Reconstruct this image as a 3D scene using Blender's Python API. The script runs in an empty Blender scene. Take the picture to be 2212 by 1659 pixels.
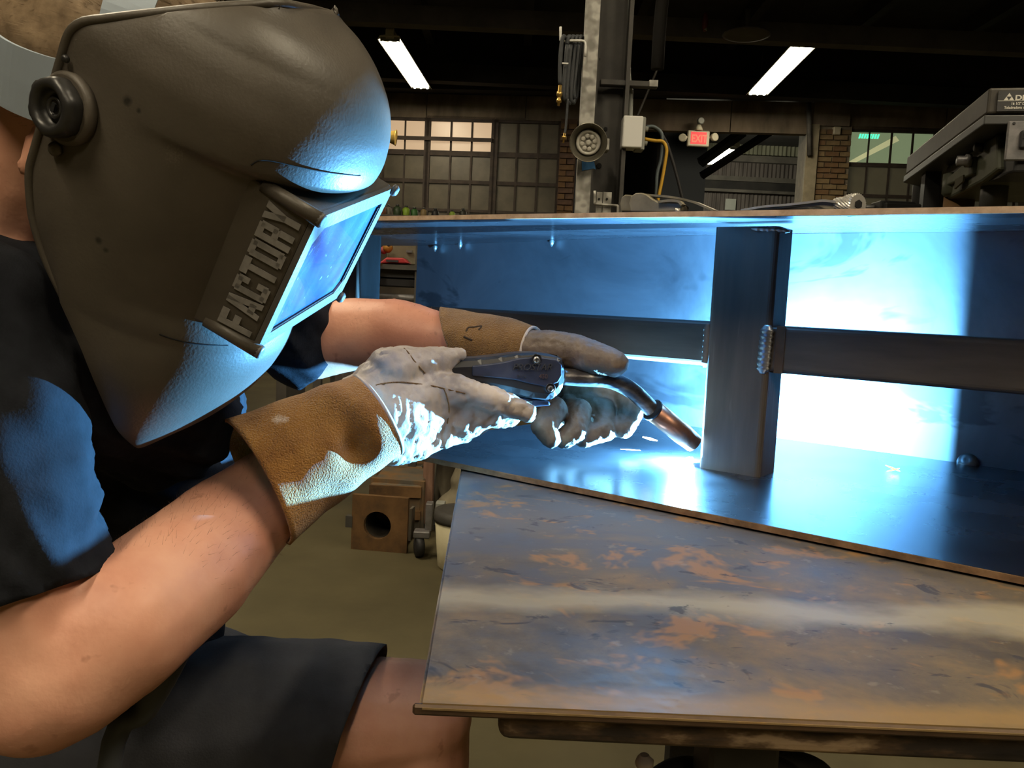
import bpy, bmesh, math, random
from mathutils import Vector, Matrix, noise
from mathutils.bvhtree import BVHTree
random.seed(7)
V = Vector
SC = bpy.context.scene
COL = SC.collection

# ------------------------------------------------------------------ camera
FPX, CXP, CYP, ZC = 1800.0, 1106.0, 829.5, 1.10
PIT = math.atan((829.5 - 655) / FPX)
ROL = math.atan(0.047)
CF = V((0, math.cos(PIT), -math.sin(PIT)))
_u0 = V((0, math.sin(PIT), math.cos(PIT)))
_r0 = V((1, 0, 0))
CR = _r0 * math.cos(ROL) + _u0 * math.sin(ROL)
CU = -_r0 * math.sin(ROL) + _u0 * math.cos(ROL)
CC = V((0, 0, ZC))
cam = bpy.data.cameras.new('camera')
camo = bpy.data.objects.new('camera', cam)
COL.objects.link(camo)
cam.sensor_fit = 'HORIZONTAL'
cam.sensor_width = 36.0
cam.lens = 36.0 * FPX / 2212.0
cam.clip_start = 0.02
cam.clip_end = 200
camo.matrix_world = Matrix(((CR.x, CU.x, -CF.x, CC.x), (CR.y, CU.y, -CF.y, CC.y), (CR.z, CU.z, -CF.z, CC.z), (0, 0, 0, 1)))
SC.camera = camo

# ------------------------------------------------------------------ world, exposure
SC.view_settings.view_transform = 'Standard'
SC.view_settings.look = 'None'
SC.view_settings.gamma = 1.0
SC.view_settings.use_curve_mapping = False
SC.view_settings.exposure = 0.0
cy_ = SC.cycles
cy_.max_bounces = 5
cy_.diffuse_bounces = 2
cy_.glossy_bounces = 4
cy_.transmission_bounces = 2
cy_.caustics_reflective = False
cy_.sample_clamp_indirect = 8.0
cy_.adaptive_threshold = 0.05
w = bpy.data.worlds.new('world')
SC.world = w
w.use_nodes = True
w.node_tree.nodes['Background'].inputs[0].default_value = (1.0, 0.86, 0.68, 1)
w.node_tree.nodes['Background'].inputs[1].default_value = 0.012
FIX_W = 95.0       # watts of light from one ceiling fixture
ARC_W = 170.0       # watts of light from the welding arc
ARC_COL = (0.14, 0.50, 1.0)

# ------------------------------------------------------------------ pixel -> place helpers
def ray(x, y):
    return CF + CR * ((x - CXP) / FPX) - CU * ((y - CYP) / FPX)
def at(x, y, Y):
    d = ray(x, y)
    return CC + d * (Y / d.y)
def onz(x, y, z):
    d = ray(x, y)
    return CC + d * ((z - ZC) / d.z)
def onplane(x, y, P, n):
    d = ray(x, y)
    return CC + d * ((P - CC).dot(n) / d.dot(n))

# ------------------------------------------------------------------ materials
MATS = {}
def mat(name, cols, scale=8.0, rough=0.6, metal=0.0, bump=0.0, bscale=60.0, stretch=(1, 1, 1), detail=6.0, rvar=0.0,
        spec=0.5, sheen=0.0, sss=0.0, coat=0.0, emit=None, estr=0.0, alpha=None, dist=0.0, nrough=0.6, bdist=0.002):
    m = bpy.data.materials.new(name)
    m.use_nodes = True
    nt = m.node_tree
    n = nt.nodes
    b = n['Principled BSDF']
    L = nt.links.new
    tc = n.new('ShaderNodeTexCoord')
    mp = n.new('ShaderNodeMapping')
    mp.inputs['Scale'].default_value = stretch
    L(tc.outputs['Object'], mp.inputs['Vector'])
    if len(cols) > 1:
        nz = n.new('ShaderNodeTexNoise')
        nz.inputs['Scale'].default_value = scale
        nz.inputs['Detail'].default_value = min(detail, 5) if name != 'table_steel' else 9
        nz.inputs['Roughness'].default_value = nrough
        nz.inputs['Distortion'].default_value = dist
        L(mp.outputs[0], nz.inputs['Vector'])
        cr = n.new('ShaderNodeValToRGB')
        e = cr.color_ramp.elements
        while len(e) < len(cols):
            e.new(0.5)
        for i, (p, c) in enumerate(cols):
            e[i].position = p
            e[i].color = (c[0], c[1], c[2], 1)
        L(nz.outputs['Fac'], cr.inputs[0])
        L(cr.outputs[0], b.inputs['Base Color'])
        if rvar:
            mr = n.new('ShaderNodeMapRange')
            mr.inputs[1].default_value = 0.3
            mr.inputs[2].default_value = 0.7
            mr.inputs[3].default_value = rough - rvar
            mr.inputs[4].default_value = rough + rvar
            L(nz.outputs['Fac'], mr.inputs[0])
            L(mr.outputs[0], b.inputs['Roughness'])
    else:
        c = cols[0][1]
        b.inputs['Base Color'].default_value = (c[0], c[1], c[2], 1)
    if not (rvar and len(cols) > 1):
        b.inputs['Roughness'].default_value = rough
    b.inputs['Metallic'].default_value = metal
    b.inputs['Specular IOR Level'].default_value = spec
    b.inputs['Sheen Weight'].default_value = sheen
    if sss:
        b.inputs['Subsurface Weight'].default_value = sss
        b.inputs['Subsurface Radius'].default_value = (1.0, 0.35, 0.2)
        b.inputs['Subsurface Scale'].default_value = 0.006
    b.inputs['Coat Weight'].default_value = coat
    if bump:
        nb = n.new('ShaderNodeTexNoise')
        nb.inputs['Scale'].default_value = bscale
        nb.inputs['Detail'].default_value = 2
        L(mp.outputs[0], nb.inputs['Vector'])
        bp = n.new('ShaderNodeBump')
        bp.inputs['Strength'].default_value = bump
        bp.inputs['Distance'].default_value = bdist
        L(nb.outputs['Fac'], bp.inputs['Height'])
        L(bp.outputs[0], b.inputs['Normal'])
    if emit:
        b.inputs['Emission Color'].default_value = (*emit, 1)
        b.inputs['Emission Strength'].default_value = estr
        m.cycles.emission_sampling = 'NONE'
    if alpha is not None:
        b.inputs['Alpha'].default_value = alpha
    MATS[name] = m
    return m
def one(name, c, **k):
    return mat(name, [(0, c)], **k)
def overlay(m, mask_fn, color, fac=1.0, rough=None):
    """mix a second procedural colour over a material's base colour; mask_fn(nodes, links) -> socket"""
    nt = m.node_tree
    b = nt.nodes['Principled BSDF']
    src = b.inputs['Base Color']
    mx = nt.nodes.new('ShaderNodeMixRGB')
    if src.is_linked:
        nt.links.new(src.links[0].from_socket, mx.inputs[1])
    else:
        mx.inputs[1].default_value = src.default_value
    mx.inputs[2].default_value = (*color, 1)
    s = mask_fn(nt.nodes, nt.links.new)
    if fac != 1.0:
        k = nt.nodes.new('ShaderNodeMath')
        k.operation = 'MULTIPLY'
        nt.links.new(s, k.inputs[0])
        k.inputs[1].default_value = fac
        s = k.outputs[0]
    nt.links.new(s, mx.inputs[0])
    nt.links.new(mx.outputs[0], src)
    if rough is not None:
        r = b.inputs['Roughness']
        mr = nt.nodes.new('ShaderNodeMix')
        if r.is_linked:
            nt.links.new(r.links[0].from_socket, mr.inputs[2])
        else:
            mr.inputs[2].default_value = r.default_value
        mr.inputs[3].default_value = rough
        nt.links.new(s, mr.inputs[0])
        nt.links.new(mr.outputs[0], r)
def noise_mask(scale, lo, hi, stretch=(1, 1, 1), detail=6, dist=0.0, off=(0, 0, 0), nrough=.6):
    def f(n, L):
        tc = n.new('ShaderNodeTexCoord')
        mp = n.new('ShaderNodeMapping')
        mp.inputs['Scale'].default_value = stretch
        mp.inputs['Location'].default_value = off
        L(tc.outputs['Object'], mp.inputs[0])
        nz = n.new('ShaderNodeTexNoise')
        nz.inputs['Scale'].default_value = scale
        nz.inputs['Detail'].default_value = min(detail, 4)
        nz.inputs['Distortion'].default_value = dist
        nz.inputs['Roughness'].default_value = nrough
        L(mp.outputs[0], nz.inputs['Vector'])
        mr = n.new('ShaderNodeMapRange')
        mr.inputs[1].default_value = lo
        mr.inputs[2].default_value = hi
        L(nz.outputs['Fac'], mr.inputs[0])
        return mr.outputs[0]
    return f
def spot_mask(pts, r, soft=0.4, nscale=30.0, namp=0.3):
    """round blotches at given places, ragged by noise"""
    def f(n, L):
        tc = n.new('ShaderNodeTexCoord')
        out = None
        nz = n.new('ShaderNodeTexNoise')
        nz.inputs['Scale'].default_value = nscale
        L(tc.outputs['Object'], nz.inputs['Vector'])
        for q in pts:
            p, rr = (q if isinstance(q[1], float) else (q, r))
            d = n.new('ShaderNodeVectorMath')
            d.operation = 'DISTANCE'
            L(tc.outputs['Object'], d.inputs[0])
            d.inputs[1].default_value = tuple(p)
            a = n.new('ShaderNodeMath')
            a.operation = 'MULTIPLY_ADD'
            L(nz.outputs['Fac'], a.inputs[0])
            a.inputs[1].default_value = rr * namp * 2
            L(d.outputs['Value'], a.inputs[2])
            mr = n.new('ShaderNodeMapRange')
            mr.inputs[1].default_value = rr * (1 + namp)
            mr.inputs[2].default_value = rr * (1 + namp) * (1 - soft)
            L(a.outputs[0], mr.inputs[0])
            if out is None:
                out = mr.outputs[0]
            else:
                mxx = n.new('ShaderNodeMath')
                mxx.operation = 'MAXIMUM'
                L(out, mxx.inputs[0])
                L(mr.outputs[0], mxx.inputs[1])
                out = mxx.outputs[0]
        return out
    return f
def band_mask(axis, c, half, soft, nscale=6.0, namp=0.05, stretch=(1, 1, 1)):
    def f(n, L):
        tc = n.new('ShaderNodeTexCoord')
        sp = n.new('ShaderNodeSeparateXYZ')
        L(tc.outputs['Object'], sp.inputs[0])
        mp = n.new('ShaderNodeMapping')
        mp.inputs['Scale'].default_value = stretch
        L(tc.outputs['Object'], mp.inputs[0])
        nz = n.new('ShaderNodeTexNoise')
        nz.inputs['Scale'].default_value = nscale
        nz.inputs['Detail'].default_value = 5
        L(mp.outputs[0], nz.inputs['Vector'])
        a = n.new('ShaderNodeMath')
        a.operation = 'MULTIPLY_ADD'
        L(nz.outputs['Fac'], a.inputs[0])
        a.inputs[1].default_value = namp
        L(sp.outputs[axis], a.inputs[2])
        b = n.new('ShaderNodeMath')
        b.operation = 'SUBTRACT'
        L(a.outputs[0], b.inputs[0])
        b.inputs[1].default_value = c + namp * .5
        d = n.new('ShaderNodeMath')
        d.operation = 'ABSOLUTE'
        L(b.outputs[0], d.inputs[0])
        mr = n.new('ShaderNodeMapRange')
        mr.inputs[1].default_value = half
        mr.inputs[2].default_value = half - soft
        L(d.outputs[0], mr.inputs[0])
        return mr.outputs[0]
    return f

# ------------------------------------------------------------------ mesh helpers
def link(name, me, m=None, parent=None, smooth=False):
    o = bpy.data.objects.new(name, me)
    COL.objects.link(o)
    if m is not None:
        me.materials.clear()
        me.materials.append(m if not isinstance(m, str) else MATS[m])
    if smooth:
        me.polygons.foreach_set('use_smooth', [True] * len(me.polygons))
    if parent is not None:
        o.parent = parent
        if parent.type == 'EMPTY':
            o.matrix_parent_inverse = Matrix.Translation(-parent.location)
    return o
def mesh(name, vs, fs, m=None, parent=None, smooth=False):
    me = bpy.data.meshes.new(name)
    me.from_pydata([tuple(v) for v in vs], [], fs)
    me.update()
    return link(name, me, m, parent, smooth)
def thing(name, label, cat, loc, group=None):
    o = bpy.data.objects.new(name, None)
    COL.objects.link(o)
    o.empty_display_size = 0.05
    o.location = loc
    return tag(o, label, cat, group)
def tag(o, label=None, cat=None, group=None, kind=None):
    if label: o['label'] = label
    if cat: o['category'] = cat
    if group: o['group'] = group
    if kind: o['kind'] = kind
    return o
def frame(o, x, y, z):
    return Matrix(((x[0], y[0], z[0], o[0]), (x[1], y[1], z[1], o[1]), (x[2], y[2], z[2], o[2]), (0, 0, 0, 1)))
def bm_box(bm, c, s, M=None, bev=0.0, seg=1):
    r = bmesh.ops.create_cube(bm, size=1.0)
    vs = r['verts']
    for v in vs:
        v.co = V((v.co.x * s[0] + c[0], v.co.y * s[1] + c[1], v.co.z * s[2] + c[2]))
    if bev:
        es = list({e for v in vs for e in v.link_edges})
        g = bmesh.ops.bevel(bm, geom=es, offset=bev, segments=seg, affect='EDGES', profile=0.5)
        vs = list({v for f in g['faces'] for v in f.verts} | {v for v in vs if v.is_valid})
    if M is not None:
        for v in vs:
            v.co = M @ v.co
    return vs
def from_bm(name, bm, m=None, parent=None, smooth=False):
    me = bpy.data.meshes.new(name)
    bmesh.ops.recalc_face_normals(bm, faces=bm.faces)
    bm.to_mesh(me)
    bm.free()
    return link(name, me, m, parent, smooth)
def box(name, c, s, m, parent=None, M=None, bev=0.0, seg=1):
    bm = bmesh.new()
    bm_box(bm, c, s, M, bev, seg)
    return from_bm(name, bm, m, parent)
def boxes(name, lst, m, parent=None, M=None, bev=0.0):
    bm = bmesh.new()
    for c, s in lst:
        bm_box(bm, c, s, M, bev)
    return from_bm(name, bm, m, parent)
def loft(name, rings, m, parent=None, cap=(True, True), closed=True, smooth=True):
    n = len(rings[0])
    vs = [p for r in rings for p in r]
    fs = []
    for i in range(len(rings) - 1):
        for j in range(n if closed else n - 1):
            k = (j + 1) % n
            fs.append((i * n + j, i * n + k, (i + 1) * n + k, (i + 1) * n + j))
    if cap[0]: fs.append(tuple(range(n))[::-1])
    if cap[1]: fs.append(tuple((len(rings) - 1) * n + j for j in range(n)))
    me = bpy.data.meshes.new(name)
    me.from_pydata([tuple(v) for v in vs], [], fs)
    bm = bmesh.new()
    bm.from_mesh(me)
    bmesh.ops.recalc_face_normals(bm, faces=bm.faces)
    bm.to_mesh(me)
    bm.free()
    o = link(name, me, m, parent)
    if smooth:
        nq = (len(rings) - 1) * (n if closed else n - 1)
        for i, p in enumerate(me.polygons):
            p.use_smooth = len(p.vertices) == 4 and n > 6
    return o
def smooth_path(pts, k=6):
    P = [V(p) for p in pts]
    P = [P[0] * 2 - P[1]] + P + [P[-1] * 2 - P[-2]]
    out = []
    for i in range(1, len(P) - 2):
        a, b, c, d = P[i - 1], P[i], P[i + 1], P[i + 2]
        for j in range(k):
            t = j / k
            out.append(0.5 * ((2 * b) + (c - a) * t + (2 * a - 5 * b + 4 * c - d) * t * t + (3 * b - a - 3 * c + d) * t ** 3))
    out.append(P[-2].copy())
    return out
def interp(vals, n):
    out = []
    for i in range(n):
        x = i / (n - 1) * (len(vals) - 1)
        k = min(int(x), len(vals) - 2)
        t = x - k
        t = t * t * (3 - 2 * t)
        out.append(vals[k] * (1 - t) + vals[k + 1] * t)
    return out
def frames_along(path, up=None):
    T = []
    for i in range(len(path)):
        a = path[max(i - 1, 0)]
        b = path[min(i + 1, len(path) - 1)]
        T.append((b - a).normalized())
    u = V(up) if up is not None else (V((0, 0, 1)) if abs(T[0].z) < .9 else V((1, 0, 0)))
    fr = []
    for t in T:
        u = (u - t * u.dot(t))
        u.normalize()
        fr.append((t, u.copy(), t.cross(u)))
    return fr
def sweep(path, rad, seg=12, up=None, ell=None):
    """rings round a path; ell=(ku,kv) or list of them squashes along up / side"""
    fr = frames_along(path, up)
    rings = []
    for i, (p, (t, u, s)) in enumerate(zip(path, fr)):
        r = rad[i] if isinstance(rad, (list, tuple)) else rad
        ku, kv = (1, 1) if ell is None else (ell[i] if isinstance(ell, list) else ell)
        rings.append([p + u * (math.cos(2 * math.pi * j / seg) * r * ku) + s * (math.sin(2 * math.pi * j / seg) * r * kv) for j in range(seg)])
    return rings
def tube(name, pts, rad, m, parent=None, seg=10, k=6, cap=(True, True), up=None):
    path = smooth_path(pts, k) if k > 1 else [V(p) for p in pts]
    if isinstance(rad, (list, tuple)):
        rad = interp(list(rad), len(path))
    return loft(name, sweep(path, rad, seg, up), m, parent, cap)
def lathe(name, prof, o, ax, m, parent=None, seg=24, smooth=True, cap=(True, True)):
    """prof = [(radius, distance along axis)]"""
    ax = V(ax).normalized()
    a = V((0, 0, 1)) if abs(ax.z) < .9 else V((1, 0, 0))
    x = (a - ax * a.dot(ax)).normalized()
    y = ax.cross(x)
    rings = [[V(o) + ax * h + (x * math.cos(2 * math.pi * j / seg) + y * math.sin(2 * math.pi * j / seg)) * r for j in range(seg)] for r, h in prof]
    return loft(name, rings, m, parent, cap, smooth=smooth)
def prism(name, poly, d, m, parent=None, bev=0.0):
    """extrude a polygon (world points) by vector d"""
    n = len(poly)
    d = V(d)
    bm = bmesh.new()
    a = [bm.verts.new(V(p)) for p in poly]
    b = [bm.verts.new(V(p) + d) for p in poly]
    bm.faces.new(a[::-1])
    bm.faces.new(b)
    for i in range(n):
        bm.faces.new((a[i], a[(i + 1) % n], b[(i + 1) % n], b[i]))
    if bev:
        bmesh.ops.recalc_face_normals(bm, faces=bm.faces)
        bmesh.ops.bevel(bm, geom=list(bm.edges), offset=bev, segments=2, affect='EDGES', profile=.5)
    return from_bm(name, bm, m, parent)
def capsule_geo(p0, r0, p1, r1, seg=14, flat=None):
    """closed tapered capsule; flat = (axis vector, factor) squashes it along an axis"""
    p0, p1 = V(p0), V(p1)
    ax = p1 - p0
    ln = ax.length
    if ln < 1e-6:
        ax = V((0, 0, 1))
    ax = ax.normalized()
    a = V((0, 0, 1)) if abs(ax.z) < .9 else V((1, 0, 0))
    x = (a - ax * a.dot(ax)).normalized()
    y = ax.cross(x)
    prof = []
    for i in range(1, 6):
        t = math.pi / 2 * i / 5
        prof.append((p0 - ax * r0 * math.cos(t), r0 * math.sin(t)))
    for i in range(0, 5):
        t = math.pi / 2 * i / 5
        prof.append((p1 + ax * r1 * math.sin(t), r1 * math.cos(t)))
    vs, fs = [], []
    for c, r in prof:
        for j in range(seg):
            d = (x * math.cos(2 * math.pi * j / seg) + y * math.sin(2 * math.pi * j / seg)) * r
            if flat:
                fa = V(flat[0]).normalized()
                d -= fa * d.dot(fa) * (1 - flat[1])
            vs.append(c + d)
    n = len(prof)
    for i in range(n - 1):
        for j in range(seg):
            k = (j + 1) % seg
            fs.append((i * seg + j, i * seg + k, (i + 1) * seg + k, (i + 1) * seg + j))
    vs.append(p0 - ax * r0)
    vs.append(p1 + ax * r1)
    for j in range(seg):
        k = (j + 1) % seg
        fs.append((n * seg, k, j))
        fs.append((n * seg + 1, (n - 1) * seg + j, (n - 1) * seg + k))
    return vs, fs
def chain(pts, rads, flat=None):
    return [(pts[i], rads[i], pts[i + 1], rads[i + 1], flat) for i in range(len(pts) - 1)]
def blob(name, caps, voxel, smooth, m, parent=None, fn=None, keep=None, extra=None):
    """many closed capsules fused into one continuous surface"""
    vs, fs = [], []
    for c in caps:
        a, b = capsule_geo(*c[:4], flat=c[4] if len(c) > 4 else None)
        k = len(vs)
        vs += a
        fs += [tuple(i + k for i in f) for f in b]
    me = bpy.data.meshes.new(name + '_src')
    me.from_pydata([tuple(v) for v in vs], [], fs)
    o = bpy.data.objects.new(name + '_src', me)
    COL.objects.link(o)
    r = o.modifiers.new('r', 'REMESH')
    r.mode = 'VOXEL'
    r.voxel_size = voxel
    s = o.modifiers.new('s', 'SMOOTH')
    s.iterations = smooth
    s.factor = 0.5
    dg = bpy.context.evaluated_depsgraph_get()
    dg.update()
    out = bpy.data.meshes.new_from_object(o.evaluated_get(dg))
    bpy.data.objects.remove(o)
    bpy.data.meshes.remove(me)
    out.name = name
    if fn is not None:
        nor = [v.normal.copy() for v in out.vertices]
        for v, nn in zip(out.vertices, nor):
            v.co = fn(v.co.copy(), nn)
        out.update()
    if keep is not None:
        bm = bmesh.new()
        bm.from_mesh(out)
        bmesh.ops.delete(bm, geom=[v for v in bm.verts if not keep(v.co)], context='VERTS')
        bm.to_mesh(out)
        bm.free()
    return link(name, out, m, parent, True)
def bvh_of(o):
    return BVHTree.FromPolygons([v.co for v in o.data.vertices], [tuple(p.vertices) for p in o.data.polygons])
def hit(b, px, py, lift=0.0):
    d = ray(px, py).normalized()
    q = b.ray_cast(CC, d)[0]
    return None if q is None else q - d * lift
def text(name, s, M, size, m, parent=None, ext=0.0004, off=0.0, sx=1.0, align='LEFT', shear=0.0):
    cu = bpy.data.curves.new(name, 'FONT')
    cu.body = s
    cu.size = size
    cu.extrude = ext
    cu.offset = off
    cu.shear = shear
    cu.align_x = align
    o = bpy.data.objects.new(name, cu)
    COL.objects.link(o)
    dg = bpy.context.evaluated_depsgraph_get()
    dg.update()
    me = bpy.data.meshes.new_from_object(o.evaluated_get(dg))
    bpy.data.objects.remove(o)
    for v in me.vertices:
        v.co = M @ V((v.co.x * sx, v.co.y, v.co.z))
    me.update()
    return link(name, me, m, parent)

# ------------------------------------------------------------------ material library
mat('concrete', [(.3, (.07, .058, .025)), (.55, (.10, .083, .038)), (.75, (.13, .11, .056))], scale=1.6, rough=.75, bump=.15, bscale=40, detail=9)
mat('dark_wall', [(.3, (.035, .028, .02)), (.7, (.10, .08, .055))], scale=2.5, rough=.9, bump=.3, bscale=25, stretch=(1, 1, .35))
mat('header_wood', [(.3, (.07, .056, .038)), (.55, (.15, .118, .082)), (.8, (.22, .17, .125))], scale=2.2, rough=.9, stretch=(1.6, 1, .5), detail=8)
mat('ceiling_dark', [(.3, (.010, .009, .009)), (.7, (.028, .025, .022))], scale=2, rough=.9)
mat('beam_dark', [(.3, (.06, .054, .046)), (.7, (.12, .108, .092))], scale=3, rough=.8)
mat('window_steel', [(.3, (.018, .013, .010)), (.7, (.05, .036, .027))], scale=8, rough=.8)
mat('brick_a', [(.3, (.10, .068, .032)), (.7, (.19, .135, .065))], scale=9, rough=.95, bump=.3, bscale=50)
mat('brick_b', [(.3, (.085, .045, .02)), (.7, (.15, .09, .04))], scale=9, rough=.95, bump=.3, bscale=50)
mat('mortar', [(.3, (.14, .12, .09)), (.7, (.22, .19, .14))], scale=9, rough=.95)
mat('dark_brick', [(.3, (.05, .03, .02)), (.7, (.12, .07, .045))], scale=8, rough=.95)
mat('pane_lit', [(.2, (.05, .04, .03)), (.8, (.08, .07, .05))], scale=3, rough=.35, emit=(1.0, .68, .40), estr=.55)
mat('pane_lit_dim', [(.2, (.05, .04, .03)), (.8, (.08, .07, .05))], scale=3, rough=.35, emit=(1.0, .78, .5), estr=.12)
mat('pane_dull', [(.25, (.035, .03, .018)), (.75, (.10, .085, .055))], scale=2.5, rough=.45, bump=.1, bscale=9, emit=(1.0, .82, .5), estr=.008)
mat('pane_green', [(.2, (.05, .06, .04)), (.8, (.09, .10, .07))], scale=3, rough=.3, emit=(.62, .78, .42), estr=.24)
mat('pane_pale', [(.2, (.07, .065, .04)), (.8, (.13, .12, .075))], scale=2.2, rough=.4, emit=(.9, .8, .5), estr=.02)
one('neon_green', (.02, .3, .12), emit=(.08, 1.0, .45), estr=1.6)
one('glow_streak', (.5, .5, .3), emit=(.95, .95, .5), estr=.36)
mat('corrugated', [(.3, (.12, .12, .08)), (.7, (.24, .24, .17))], scale=2.5, rough=.7, stretch=(3, 1, .4))
mat('corrugated_brown', [(.3, (.06, .05, .045)), (.7, (.13, .11, .10))], scale=2.5, rough=.75, stretch=(3, 1, .4))
mat('galvanized', [(.32, (.20, .195, .17)), (.5, (.31, .30, .27)), (.62, (.45, .44, .40))], scale=42, rough=.5, metal=.35, detail=1.5, nrough=.3)
mat('column_steel', [(.3, (.035, .033, .03)), (.7, (.085, .08, .07))], scale=7, rough=.65, bump=.2, bscale=30)
one('hose_grey', (.045, .05, .055), rough=.6)
one('brass', (.55, .36, .10), rough=.35, metal=.8)
one('bright_steel', (.62, .60, .55), rough=.35, metal=.6)
one('white_plastic', (.80, .80, .76), rough=.45)
one('grey_plastic', (.30, .31, .28), rough=.5)
one('black_rubber', (.02, .02, .022), rough=.6)
one('dark_hole', (.004, .004, .004), rough=.9)
mat('blue_tape', [(.3, (.03, .14, .36)), (.7, (.06, .22, .50))], scale=40, rough=.7)
one('lamp_white', (.72, .70, .62), rough=.4)
one('lamp_shell', (.30, .28, .22), rough=.3, metal=.7)
one('yellow_cable', (.62, .36, .03), rough=.5)
one('grey_cable', (.10, .13, .14), rough=.5)
one('tube_light', (1, 1, 1), emit=(1.0, .95, .74), estr=14.0)
one('fixture_white', (.72, .70, .62), rough=.4)
one('exit_red', (.5, .02, .02), emit=(1.0, .045, .05), estr=1.15)
one('exit_white', (.45, .42, .32), rough=.5)
mat('press_green', [(.3, (.05, .056, .036)), (.7, (.09, .097, .066))], scale=14, rough=.45, bump=.1, bscale=60)
mat('press_grey', [(.3, (.036, .031, .023)), (.7, (.062, .054, .04))], scale=11, rough=.5, bump=.1, bscale=60)
one('press_black', (.02, .021, .022), rough=.45)
one('press_trim', (.06, .062, .062), rough=.45)
one('label_black', (.025, .025, .025), rough=.35)
one('label_white', (.72, .70, .62), rough=.5)
mat('plate_grey', [(.3, (.14, .14, .145)), (.7, (.25, .24, .24))], scale=30, rough=.4, metal=.3)
mat('rust_brown', [(.3, (.07, .04, .018)), (.5, (.16, .085, .03)), (.75, (.24, .13, .05))], scale=9, rough=.85, bump=.3)
mat('rust_grey', [(.35, (.075, .065, .05)), (.5, (.12, .105, .08)), (.66, (.20, .11, .04))], scale=6, rough=.8, bump=.2)
mat('lumber', [(.3, (.19, .105, .07)), (.7, (.30, .175, .12))], scale=14, rough=.9, stretch=(3, 3, .3))
mat('dusty_panel', [(.3, (.15, .13, .085)), (.7, (.25, .22, .15))], scale=6, rough=.9)
one('bucket_cream', (.62, .57, .38), rough=.6)
one('dark_gap', (.006, .006, .007), rough=.9)

# ------------------------------------------------------------------ room shell
WA = math.radians(5.5)
WX = V((math.cos(WA), -math.sin(WA), 0))      # along the end wall, to the right
WN = V((math.sin(WA), math.cos(WA), 0))       # away from the viewer
WO = V((0, 13.5, 0))
WM = frame(WO, WX, WN, V((0, 0, 1)))
def wxy(px, py, dn=0.0):
    P = onplane(px, py, WO + WN * dn, WN) - WO
    return P.dot(WX), P.z
def st(o, kind='structure'):
    o['kind'] = kind
    return o
def xz_panel(name, x0, x1, z0, z1, y0, y1, m, parent=None, bev=0.0):
    return box(name, ((x0 + x1) / 2, (y0 + y1) / 2, (z0 + z1) / 2), (x1 - x0, y1 - y0, z1 - z0), m, parent, WM, bev)

fl = st(box('floor', (0, 5, -.05), (24, 32, .1), 'concrete'))
box('floor_joint', (-1.15, 3.0, .0005), (.012, 5, .002), 'dark_gap', fl, Matrix.Rotation(math.radians(-50), 4, 'Z'))
cl = st(box('ceiling', (0, 5, 5.3), (24, 32, .1), 'ceiling_dark'))
for i in range(13):
    box('joist', (-9 + i * 1.5, 5, 5.13), (.12, 30, .24), 'ceiling_dark', cl)
st(box('wall_left', (-9.5, 5, 2.6), (.2, 32, 5.4), 'dark_wall'))
st(box('wall_right', (10.5, 5, 2.6), (.2, 32, 5.4), 'dark_wall'))
st(box('wall_front', (0, -9, 2.6), (24, .2, 5.4), 'dark_wall'))

# end wall: openings for windows and the passage
ax = lambda px, py=350: wxy(px, py)[0]
az = lambda px, py: wxy(px, py)[1]
zt = 1.0 * (az(900, 258) + az(1830, 281)) / 2       # top of the windows
xl, xr = ax(700), ax(1208)                           # left window run
xd0, xd1 = ax(1345), ax(1738)                        # passage
xp1 = ax(1832)                                       # right edge of the brick pier
xw1 = ax(1970)
xe = ax(2212) + 2.0
hz1 = az(900, 203)                                   # top of the header
zd = az(1500, 284)
def sempty(name, loc):
    o = bpy.data.objects.new(name, None)
    COL.objects.link(o)
    o.empty_display_size = .05
    o.location = loc
    o['kind'] = 'structure'
    return o
wall = sempty('wall_back', WO)
for i in range(9):                                   # header boards above the openings
    a = xl - 1.5 + (xe - xl + 1.5) * i / 9
    b = xl - 1.5 + (xe - xl + 1.5) * (i + 1) / 9 - .012
    xz_panel('header_panel', a, b, zt + .02 if not (xd0 - .3 < (a + b) / 2 < xd1) else zd, hz1, -.02 - .012 * (i % 2), .12, 'header_wood', wall)
xz_panel('wall_upper', xl - 1.5, xe, hz1, 5.3, -.35, -.1, 'ceiling_dark', wall)
xz_panel('wall_left_end', xl - 5.0, xl, 0, zt + .1, 0, .2, 'dark_wall', wall)
xz_panel('wall_under_window', xl, xr, 0, az(950, 520), 0, .2, 'dark_wall', wall)
xz_panel('wall_right_end', xw1 + 1.6, xe + 2, 0, zt + .1, 0, .2, 'dark_wall', wall)
xz_panel('wall_under_sash', xp1, xw1 + 1.6, 0, az(1900, 640), 0, .2, 'dark_wall', wall)
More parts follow.
